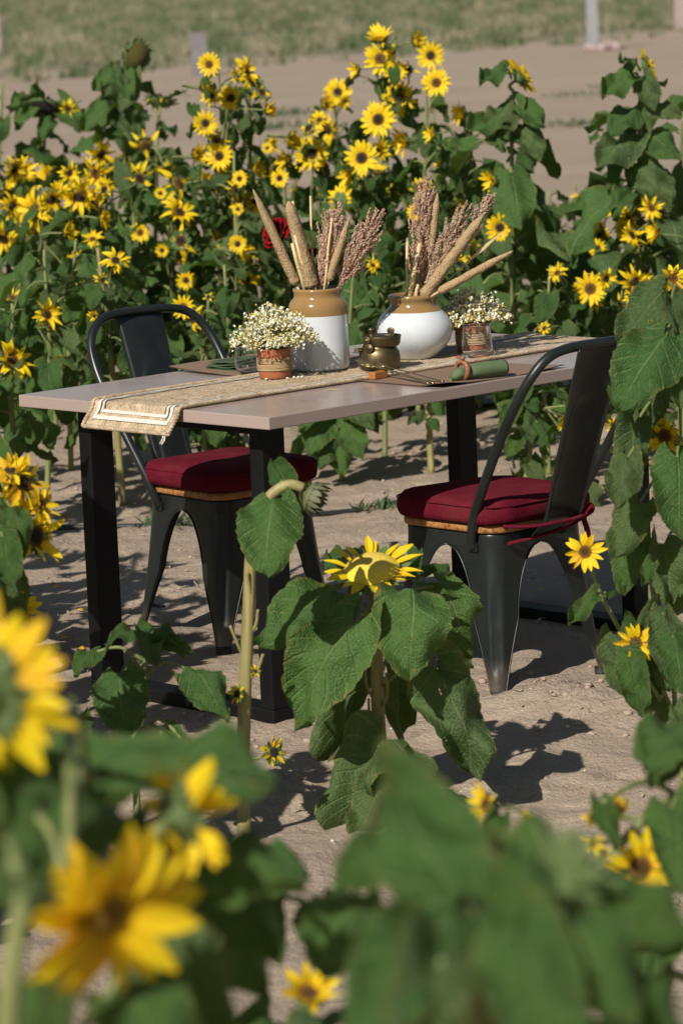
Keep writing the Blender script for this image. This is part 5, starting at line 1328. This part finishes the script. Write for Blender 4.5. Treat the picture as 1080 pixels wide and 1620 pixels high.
# the bare stem with a nodding bud
D = 7.2
P = Plant(g0(391, 1372), 'tall nearly bare sunflower stem with a nodding closed bud, in front of the table leg', None)
P.stem([P.b, at(386, 1300, D), at(385, 1200, D), at(388, 1080, D), at(394, 950, D), at(397, 880, D), at(406, 820, D), at(428, 784, D), at(456, 767, D), at(480, 772, D)], .0150, .0105, 'old_stem', 'stem', 12)
bp = at(494, 786, D - .02); P.head(bp, Vector((.80, -.22, -.34)), .060, None, 'nod')
P.leaf_px((432, 795), (418, 902), 7.15, 7.02, HI[1], (-.05, -1, .35), 1.05, (412, 815, D))
P.leaf_px((454, 770), (432, 726), 7.28, 7.32, HI[3], (0, -1, .2), 1.3, (440, 775, D))
P.leaf_px((478, 800), (492, 760), 7.30, 7.32, HI[6], (.2, -1, .2), .9, (470, 775, D))
for (x, y, sx) in ((383, 1098, -1), (396, 1062, 1), (425, 1190, 1)):
    q = at(x + sx * 8, y, D - .03); n = Vector((sx * .5, -.7, .3)); P.head(q, n, {1098: .024, 1062: .014}.get(y, .036), 'open', 'bud', True, npet=7)
    P.stem([at(389, y + 14, D), at(x + sx * 3, y + 4, D - .01), q], .003, .002, 'stem', 'flower_stalk', 6)
for (x, y, tx, ty) in ((396, 960, 391, 905), (398, 1000, 408, 965), (386, 1040, 364, 990), (394, 1075, 416, 1035)):
    P.stem([at(x, y, D), at((x + tx) / 2 + 2, (y + ty) / 2 + 6, D - .01), at(tx, ty, D - .02)], .0042, .0030, 'old_stem', 'broken_leaf_stalk', 6)

# the small young plant at the table's end
D = 7.3
P = Plant(g0(218, 1330), 'young flowerless sunflower with fresh green leaves beside the table base bar', None)
P.stem([P.b, at(216, 1250, D), at(212, 1160, D), at(222, 1080, D), at(240, 1012, D)], .0085, .006, 'stem', 'stem', 10)
for b, t, db, dt, me, nh, wd, pet in (
    ((190, 1068), (197, 1158), 7.15, 7.05, HI[1], (0, -1, .5), 1.15, (225, 1062)),
    ((236, 1005), (280, 1012), 7.30, 7.2, HI[3], (.1, -.6, 1), .9, (238, 1020)), ((225, 1000), (165, 1008), 7.35, 7.3, HI[0], (-.2, -.6, 1), .8, (236, 1022)),
    ((240, 1005), (215, 985), 7.4, 7.45, HI[3], (0, -.7, .8), .9, (240, 1015)), ((245, 1008), (240, 1040), 7.28, 7.15, HI[6], (0, -.8, .8), .9, (240, 1015)),
    ((255, 1020), (305, 1025), 7.25, 7.2, HI[1], (.1, -.5, 1), .8, (238, 1030)), ((298, 1060), (368, 1128), 7.15, 7.05, HI[2], (.2, -.8, .8), .85, (222, 1085)),
    ((155, 1030), (112, 1062), 7.3, 7.25, HI[0], (-.3, -.7, .8), .95, (228, 1045)), ((120, 1135), (85, 1215), 7.15, 7.1, HI[1], (-.2, -1, .6), .95, (214, 1150)),
    ((262, 1165), (305, 1215), 7.1, 7.0, HI[0], (.2, -.7, .9), 1.0, (213, 1190)), ((290, 1170), (240, 1190), 7.05, 6.98, HI[1], (.1, -.7, .9), .9, (213, 1180)),
    ((205, 1085), (232, 1150), 7.4, 7.4, HI[2], (.1, -1, .5), .9, (222, 1090)), ((160, 1215), (100, 1250), 7.1, 7.0, HI[0], (-.2, -.8, .8), .9, (213, 1215))):
    P.leaf_px(b, t, db, dt, me, nh, wd, (*pet, D))

# the leafy plant at the right, powdery leaves and ragged blooms
D = 7.6
P = Plant(g0(1095, 1240), 'big-leaved sunflower beside the near chair back, with ragged fading blooms', None)
sb = [P.b, at(1090, 1000, D), at(1082, 800, D), at(1078, 600, D), at(1074, 470, D), at(1070, 430, D)]
P.stem(sb, .014, .008, 'stem', 'stem', 10)
for b, t, db, dt, me, nh, wd, pet in (
    ((1048, 462), (978, 540), 7.45, 7.40, HI[7], (-.2, -1, .5), 1.0, (1076, 500)),
    ((1052, 535), (972, 640), 7.30, 7.22, HI[1], (-.2, -1, .5), 1.05, (1077, 570)),
    ((1068, 545), (1082, 640), 7.35, 7.25, HI[7], (.1, -1, .4), 1.0, (1077, 580)),
    ((978, 640), (960, 605), 7.30, 7.32, HI[6], (0, -1, .4), .9, (1010, 650)),
    ((1005, 668), (985, 760), 7.40, 7.32, HI[5], (-.2, -1, .4), .85, (1078, 640)),
    ((990, 725), (975, 800), 7.35, 7.28, HI[4], (-.2, -1, .4), 1.0, (1080, 700)),
    ((1010, 795), (968, 880), 7.42, 7.36, HI[7], (-.3, -1, .4), .9, (1082, 760)),
    ((1000, 840), (990, 940), 7.50, 7.45, HI[2], (-.1, -1, .3), .9, (1083, 800)),
    ((1070, 725), (1078, 850), 7.30, 7.22, HI[0], (.1, -1, .4), .95, (1080, 740)),
    ((1040, 610), (1010, 690), 7.45, 7.42, HI[5], (0, -1, .3), .9, (1078, 620)),
    ((1062, 470), (1080, 520), 7.4, 7.35, HI[5], (.2, -1, .5), 1.0, (1074, 490)),
    ((1050, 860), (1075, 960), 7.5, 7.4, HI[5], (.2, -1, .4), .9, (1084, 840)),
    ((1090, 560), (1180, 640), 7.5, 7.4, HI[1], (.2, -1, .5), 1.0, (1077, 580)), ((1095, 700), (1190, 780), 7.5, 7.4, HI[0], (.2, -1, .5), 1.0, (1080, 720))):
    P.leaf_px(b, t, db, dt, me, nh, wd, (*pet, D))
for (x, y, r, sty, dsc, side, up) in ((1050, 690, .052, 'ragged', 'orange', -.1, .2), (1064, 440, .034, 'ragged', 'orange', .2, .3), (1100, 520, .04, 'open', 'disc', .2, .2)):
    q = at(x, y, D - .12); n = toward_cam(q, side, up); P.head(q, n, r, sty, dsc, True, npet=15); P.stalk(at(1080, y + 70, D), q, n, .005)

# the low branching plant at the right edge with two small open blooms
D = 7.35
P = Plant(g0(1090, 1330), 'low branching sunflower at the chair foot with two small open star-like blooms', None)
P.stem([P.b, at(1080, 1230, D), at(1062, 1130, D), at(1030, 1060, D), at(1006, 1024, D)], .008, .005, 'stem', 'stem', 8)
P.stem([at(1064, 1140, D), at(1010, 1050, D - .02), at(968, 975, D - .04), at(945, 930, D - .05), at(930, 885, D - .06)], .006, .004, 'stem', 'branch', 8)
P.stem([at(1070, 1160, D), at(1060, 1050, D), at(1030, 960, D), at(1030, 890, D)], .006, .004, 'stem', 'branch', 8)
for x, y in ((925, 873), (1005, 1017)):
    q = at(x, y, D - .09); P.head(q, toward_cam(q, -.15, .12), .0455, 'open', 'orange', True, npet=14)
for b, t, db, dt, me, nh, wd, pet in (
    ((972, 1005), (985, 1098), 7.28, 7.24, HI[7], (-.3, -1, .3), .95, (1010, 1050)),
    ((995, 1040), (1015, 1135), 7.22, 7.18, HI[0], (0, -1, .3), .75, (1030, 1075)),
    ((1035, 1035), (1025, 1140), 7.33, 7.3, HI[5], (.1, -1, .3), .8, (1040, 1090)),
    ((1050, 975), (1062, 1080), 7.25, 7.2, HI[7], (.2, -1, .35), .8, (1040, 990)),
    ((1040, 960), (1005, 1010), 7.35, 7.3, HI[5], (-.1, -1, .3), .8, (1030, 965)),
    ((942, 942), (897, 986), 7.25, 7.2, HI[3], (-.3, -.9, .5), .7, (962, 965)),
    ((958, 945), (975, 935), 7.27, 7.25, HI[6], (0, -1, .5), .8, (955, 952)),
    ((1000, 1000), (990, 965), 7.3, 7.3, HI[3], (0, -1, .4), .8, (1005, 1020)),
    ((1060, 1120), (1045, 1180), 7.3, 7.2, HI[4], (-.1, -1, .4), .9, (1066, 1130)),
    ((1065, 1010), (1085, 1100), 7.2, 7.15, HI[1], (.1, -1, .4), .9, (1060, 1050)),
    ((1030, 890), (1015, 925), 7.35, 7.3, HI[3], (-.1, -1, .4), .8, (1030, 900))):
    P.leaf_px(b, t, db, dt, me, nh, wd, (*pet, D), .003)

# the ragged blooms at the left edge, beside the table end
D = 6.9
P = Plant(g0(-25, 1390), 'sunflower with heavy ragged drooping blooms, beside the overhanging runner end', None)
P.stem([P.b, at(-20, 1150, D), at(-12, 950, D), at(-5, 800, D), at(10, 745, D)], .012, .007, 'stem', 'stem', 10)
for (x, y, r, n) in ((36, 765, .062, (.5, -.5, .5)), (56, 848, .068, (.55, -.6, .1)), (30, 962, .050, (.5, -.6, .2)), (10, 800, .052, (.2, -.8, .5)), (18, 745, .045, (.2, -.4, .8)), (66, 800, .042, (.8, -.4, .3))):
    q = at(x, y, D - .1); P.head(q, Vector(n), r, 'ragged', 'disc', True, npet=20); P.stalk(at(-8, y + 40, D), q, Vector(n), .005)
for b, t, db, dt, me, nh, wd, pet in (
    ((20, 805), (42, 880), 6.75, 6.7, HI[2], (.2, -1, .4), .85, (-8, 820)), ((5, 850), (20, 930), 6.7, 6.65, HI[0], (.1, -1, .4), .9, (-10, 870)), ((0, 790), (-30, 860), 6.8, 6.7, HI[1], (0, -1, .5), 1.0, (-8, 800)),
    ((10, 900), (30, 990), 6.75, 6.7, HI[5], (.1, -1, .4), .9, (-12, 920)), ((25, 745), (45, 780), 6.9, 6.85, HI[3], (.3, -1, .4), .8, (8, 748)), ((0, 740), (-20, 690), 6.9, 7, HI[3], (0, -1, .4), .9, (8, 748)),
    ((0, 1000), (15, 1100), 6.7, 6.6, HI[2], (.2, -1, .4), .9, (-14, 1010))):
    P.leaf_px(b, t, db, dt, me, nh, wd, (*pet, D))

# ---------------------------------------------------------------- plants close to the camera
FK = 0.86
# big open bloom, lower left
D = 3.15
base = Vector((at(120, 1400, D).x, D * FK, gz(at(120, 1400, D).x, D * FK) - .01))
P = Plant(base, 'sunflower with the largest open drooping yellow bloom, close to the lower corner of the field', None)
P.stem([base, at(90, 2300, D + .1), at(95, 1700, D + .08), at(120, 1480, D + .1), at(150, 1410, D + .07)], .013, .009, 'stem', 'stem', 10)
q = at(170, 1445, D - .02); P.head(q, toward_cam(q, .55, -.45), .096, 'droop', 'amber', True, npet=32)
for b, t, db, dt, me, nh, wd in (
    ((135, 1225), (418, 1196), 3.85, 3.75, HI[0], (.1, -.7, .9), .75), ((120, 1235), (-40, 1260), 3.4, 3.3, HI[1], (-.1, -.8, .8), .95), ((150, 1240), (60, 1215), 3.5, 3.55, HI[3], (0, -.7, .8), .9),
    ((300, 1380), (470, 1365), 3.6, 3.5, HI[2], (.1, -.7, .9), .9), ((230, 1470), (360, 1640), 3.3, 3.2, HI[5], (.2, -1, .4), .9), ((60, 1290), (-30, 1420), 3.3, 3.2, HI[0], (-.2, -1, .5), .9),
    ((330, 1400), (440, 1500), 3.7, 3.6, HI[2], (.2, -1, .4), .9), ((60, 1560), (-10, 1700), 3.1, 3.0, HI[1], (-.2, -1, .4), .9), ((200, 1560), (300, 1720), 3.2, 3.1, HI[2], (0, -1, .4), 1.0)):
    P.leaf_px(b, t, db, dt, me, nh, wd, (110, min(2200, b[1] + 120), D + .08), .005)
# the bloom behind it, turned away
D = 3.55
base = Vector((at(225, 1400, D).x, D * FK, gz(at(225, 1400, D).x, D * FK) - .01))
P = Plant(base, 'sunflower bloom turned away showing its green back, behind the largest bloom', None)
P.stem([base, at(190, 2200, D), at(180, 1700, D), at(200, 1400, D), at(225, 1300, D)], .012, .008, 'stem', 'stem', 10)
q = at(288, 1292, D - .05); P.head(q, Vector((.62, .50, .15)), .070, 'ragged', 'disc', True, npet=24)
P.stalk(at(205, 1380, D), q, Vector((.50, .62, .15)), .008)
for b, t, db, dt, me, nh, wd in (((190, 1290), (120, 1350), 3.55, 3.45, HI[0], (-.1, -1, .5), .9), ((210, 1400), (330, 1500), 3.6, 3.5, HI[2], (.2, -1, .4), .8), ((330, 1470), (420, 1560), 3.8, 3.7, HI[2], (.2, -1, .4), .9)):
    P.leaf_px(b, t, db, dt, me, nh, wd, (195, b[1] + 90, D), .005)
# bloom cut by the left edge
D = 3.35
base = Vector((at(-80, 1200, D).x, D * FK, gz(at(-80, 1200, D).x, D * FK) - .01))
P = Plant(base, 'sunflower at the field corner with long yellow petals spread around a side-turned green back', None)
P.stem([base, at(-90, 2300, D), at(-80, 1600, D), at(-60, 1200, D), at(-40, 1090, D)], .012, .009, 'stem', 'stem', 10)
q = at(-30, 1092, D); n = Vector((.30, .75, .05)); P.head(q, n, .094, 'open', 'disc', True, npet=24); P.stalk(at(-62, 1180, D), q, n, .008)
P.leaf_px((-60, 1250), (-20, 1400), D - .05, D - .12, HI[0], (.1, -1, .5), 1.0, (-70, 1340, D), .005)
P.leaf_px((-80, 1150), (-190, 1260), D - .05, D - .12, HI[1], (-.2, -1, .5), 1.0, (-70, 1240, D), .005)
# pale stem at the very corner
D = 2.7
base = Vector((at(20, 1500, D).x, D * FK, gz(at(20, 1500, D).x, D * FK) - .01))
P = Plant(base, 'pale sunflower stem with a green bud, nearest of all at the field corner', None)
P.stem([base, at(5, 2400, D), at(10, 1700, D), at(25, 1500, D), at(40, 1420, D)], .011, .008, 'stem', 'stem', 10)
P.leaf_px((10, 1330), (-90, 1330), 2.8, 2.75, HI[2], (-.1, -.8, .7), .9, (35, 1440, D), .005); P.leaf_px((40, 1440), (75, 1330), 2.75, 2.8, HI[3], (0, -1, .5), .7, None)
q = at(45, 1405, D); P.head(q, Vector((.3, .5, .6)), .04, None, 'bud')
# the large green plant at the bottom middle, its head turned from the camera
D = 3.0
base = Vector((at(770, 1500, D).x, D * FK, gz(at(770, 1500, D).x, D * FK) - .01))
P = Plant(base, 'large green sunflower with pale thick stem and a closed head in broad leaves', None)
P.stem([base, at(745, 2400, D), at(752, 1750, D), at(765, 1560, D), at(800, 1440, D), at(860, 1400, D)], .0165, .013, 'stem', 'stem', 12)
q = at(885, 1408, D - .01); P.head(q, Vector((.6, .45, -.1)), .075, None, 'bud'); P.stalk(at(800, 1445, D), q, Vector((.6, .45, -.1)), .01)
for b, t, db, dt, me, nh, wd in (
    ((735, 1420), (565, 1185), 3.0, 3.15, HI[2], (-.3, -1, .5), .75), ((760, 1440), (930, 1318), 3.1, 3.25, HI[0], (.1, -1, .8), .9), ((720, 1450), (545, 1640), 2.95, 2.85, HI[1], (-.3, -1, .5), .9),
    ((690, 1350), (825, 1345), 3.2, 3.2, HI[1], (0, -.8, .8), .9), ((640, 1340), (500, 1400), 3.3, 3.3, HI[0], (-.2, -.8, .8), .9), ((880, 1450), (1010, 1600), 2.9, 2.8, HI[2], (.2, -1, .4), 1.0),
    ((930, 1400), (1090, 1470), 3.0, 2.95, HI[1], (.2, -.9, .7), 1.0), ((820, 1480), (880, 1680), 2.85, 2.75, HI[0], (.1, -1, .4), 1.0), ((960, 1560), (1110, 1660), 2.9, 2.85, HI[2], (.2, -1, .5), .9),
    ((700, 1520), (640, 1700), 2.9, 2.8, HI[5], (-.2, -1, .4), .9), ((560, 1420), (505, 1530), 4.0, 3.9, HI[1], (-.1, -1, .5), 1.0), ((840, 1360), (800, 1480), 2.9, 2.85, HI[2], (0, -1, .5), 1.1)):
    P.leaf_px(b, t, db, dt, me, nh, wd, (760, min(2300, max(b[1] + 110, 1500)), D) if b[0] > 600 else (740, 1620, D), .005)
FK = 1.0
# plant at the lower right with orange-hearted bloom
D = 4.7
base = Vector((at(1100, 1400, D).x, D, gz(at(1100, 1400, D).x, D) - .01))
P = Plant(base, 'sunflower with an orange-hearted bloom on an arching stalk and scattered small side blooms', None)
P.stem([base, at(1120, 1700, D), at(1115, 1450, D), at(1100, 1290, D), at(1075, 1262, D)], .010, .007, 'stem', 'stem', 10)
q = at(1012, 1372, D - .15); n = toward_cam(q, .18, .0); P.head(q, n, .052, 'open', 'orange', True, npet=16)
P.stem([at(1092, 1280, D), at(1060, 1265, D - .05), at(1015, 1300, D - .1), at(975, 1345, D - .1), at(990, 1368, D - .12)], .007, .006, 'stem', 'flower_stalk', 8)
for (x, y, r, sty, nn) in ((768, 1272, .033, 'cup', (-.7, -.5, .3)), (978, 1277, .020, 'cup', (.2, -.9, .3)), (936, 1295, .016, 'ragged', (-.3, -.9, .2)), (938, 1335, .018, 'ragged', (-.3, -.9, .2)), (955, 1352, .014, 'ragged', (0, -1, 0)), (1068, 1342, .026, 'ragged', (.3, -.8, .2)), (832, 1291, .010, 'cup', (0, -1, .3))):
    q = at(x, y, D - .1); P.head(q, Vector(nn), r, sty, 'orange', True, npet=9)
    s0 = at(1108, 1420, D) if x > 900 else at(860, 1420, D - .05); P.stalk(s0, q, Vector(nn), .004)
P.stem([at(1112, 1560, D), at(980, 1500, D - .05), at(860, 1420, D - .05)], .006, .004, 'stem', 'branch', 8)
for b, t, db, dt, me, nh, wd in (
    ((950, 1270), (975, 1345), 4.55, 4.5, HI[3], (.1, -1, .4), .7), ((1060, 1280), (1085, 1400), 4.5, 4.4, HI[0], (.2, -1, .4), .9), ((1090, 1150), (1018, 1195), 4.6, 4.5, HI[1], (-.2, -.9, .7), 1.1), ((1085, 1170), (1030, 1240), 4.65, 4.6, HI[2], (-.2, -1, .5), .8),
    ((1050, 1420), (960, 1480), 4.6, 4.5, HI[2], (-.2, -1, .4), .9), ((790, 1290), (770, 1350), 4.6, 4.55, HI[3], (0, -1, .4), .8), ((1040, 1480), (930, 1560), 4.6, 4.5, HI[0], (-.2, -1, .4), .9)):
    P.leaf_px(b, t, db, dt, me, nh, wd, (1104, max(1270, b[1] + 20), D) if b[0] > 900 else None, .004)
# low yellow bloom at the bottom edge
D = 4.2
base = Vector((at(470, 1600, D).x, D, gz(at(470, 1600, D).x, D) - .01))
P = Plant(base, 'low sunflower with a small blurred yellow bloom between the big green leaves', None)
P.stem([base, at(462, 1900, D), at(470, 1700, D), at(488, 1600, D)], .009, .006, 'stem', 'stem', 8)
q = at(488, 1572, D - .35); P.head(q, Vector((.2, -.6, .7)), .040, 'cup', 'orange', True, npet=14)
for b, t, me in (((470, 1640), (380, 1620), HI[0]), ((480, 1660), (590, 1640), HI[1]), ((470, 1690), (400, 1780), HI[2]), ((480, 1690), (560, 1790), HI[0])):
    P.leaf_px(b, t, D - .05, D - .15, me, (0, -.8, .8), .9, (474, b[1] + 50, D), .004)
# fuller foliage low in the foreground, between the camera and the sand
for k, (px, d, ty, n, ls, lab) in enumerate(((640, 3.9, 1500, 16, .17, 'leafy sunflower with no bloom in the gap between the big foreground plants'), (980, 3.7, 1470, 18, .18, 'leafy sunflower with no bloom below the orange-hearted bloom'), (290, 4.2, 1480, 14, .16, 'leafy sunflower with no bloom below the bloom that is turned away'))):
    pl = bg_plant(px, d, ty, n, ls, lab, None, 3000 + k, 0, .009, .4, MID)
    if k == 2:
        for b, t, me in (((345, 1395), (462, 1368), HI[0]), ((370, 1420), (445, 1505), HI[2]), ((505, 1432), (552, 1525), HI[1]), ((330, 1450), (300, 1560), HI[1])): pl.leaf_px(b, t, 4.1, 4.0, me, (.1, -.9, .7), 1.0, (320, b[1] + 60, 4.2), .004)

# plants beside the table outside the picture, whose shadows fall into it
for k, (x, y, h) in enumerate(((-1.25, 7.3, 1.15), (-1.45, 8.95, 1.25), (-1.10, 8.25, 1.12), (-1.7, 9.7, 1.2), (-0.95, 6.3, .95), (-1.5, 10.6, 1.25), (1.55, 8.2, 1.1), (1.75, 9.6, 1.2), (-1.22, 8.75, 1.2), (-1.02, 7.6, 1.05), (-1.35, 9.4, 1.2), (-1.0, 6.9, 1.0))):
    random.seed(4000 + k); b = Vector((x, y, gz(x, y) - .01)); P = Plant(b, 'tall sunflower standing beside the table, throwing leaf shadows on the sand', 'sunflowers standing to either side of the table')
    t = b + Vector((rnd(-.06, .06), rnd(-.06, .06), h)); P.stem([b, b.lerp(t, .5) + Vector((.02, .01, 0)), t], .013, .007); a = rnd(0, 6)
    for j in range(22):
        a += 2.4; tt = .25 + .72 * j / 22; P.leaf(random.choice(MID), b.lerp(t, tt), Quaternion((0, 0, 1), a) @ Quaternion((1, 0, 0), rnd(-.3, .2)), rnd(.13, .2))
    for j in range(3):
        q = t + Vector((rnd(-.15, .15), rnd(-.1, .1), rnd(-.2, .1))); n = Vector((-.6 + rnd(-.3, .3), -.6, .4)); P.head(q, n, rnd(.05, .065), 'ragged' if j else 'open', 'disc'); P.stalk(b.lerp(t, .8), q, n, .005)
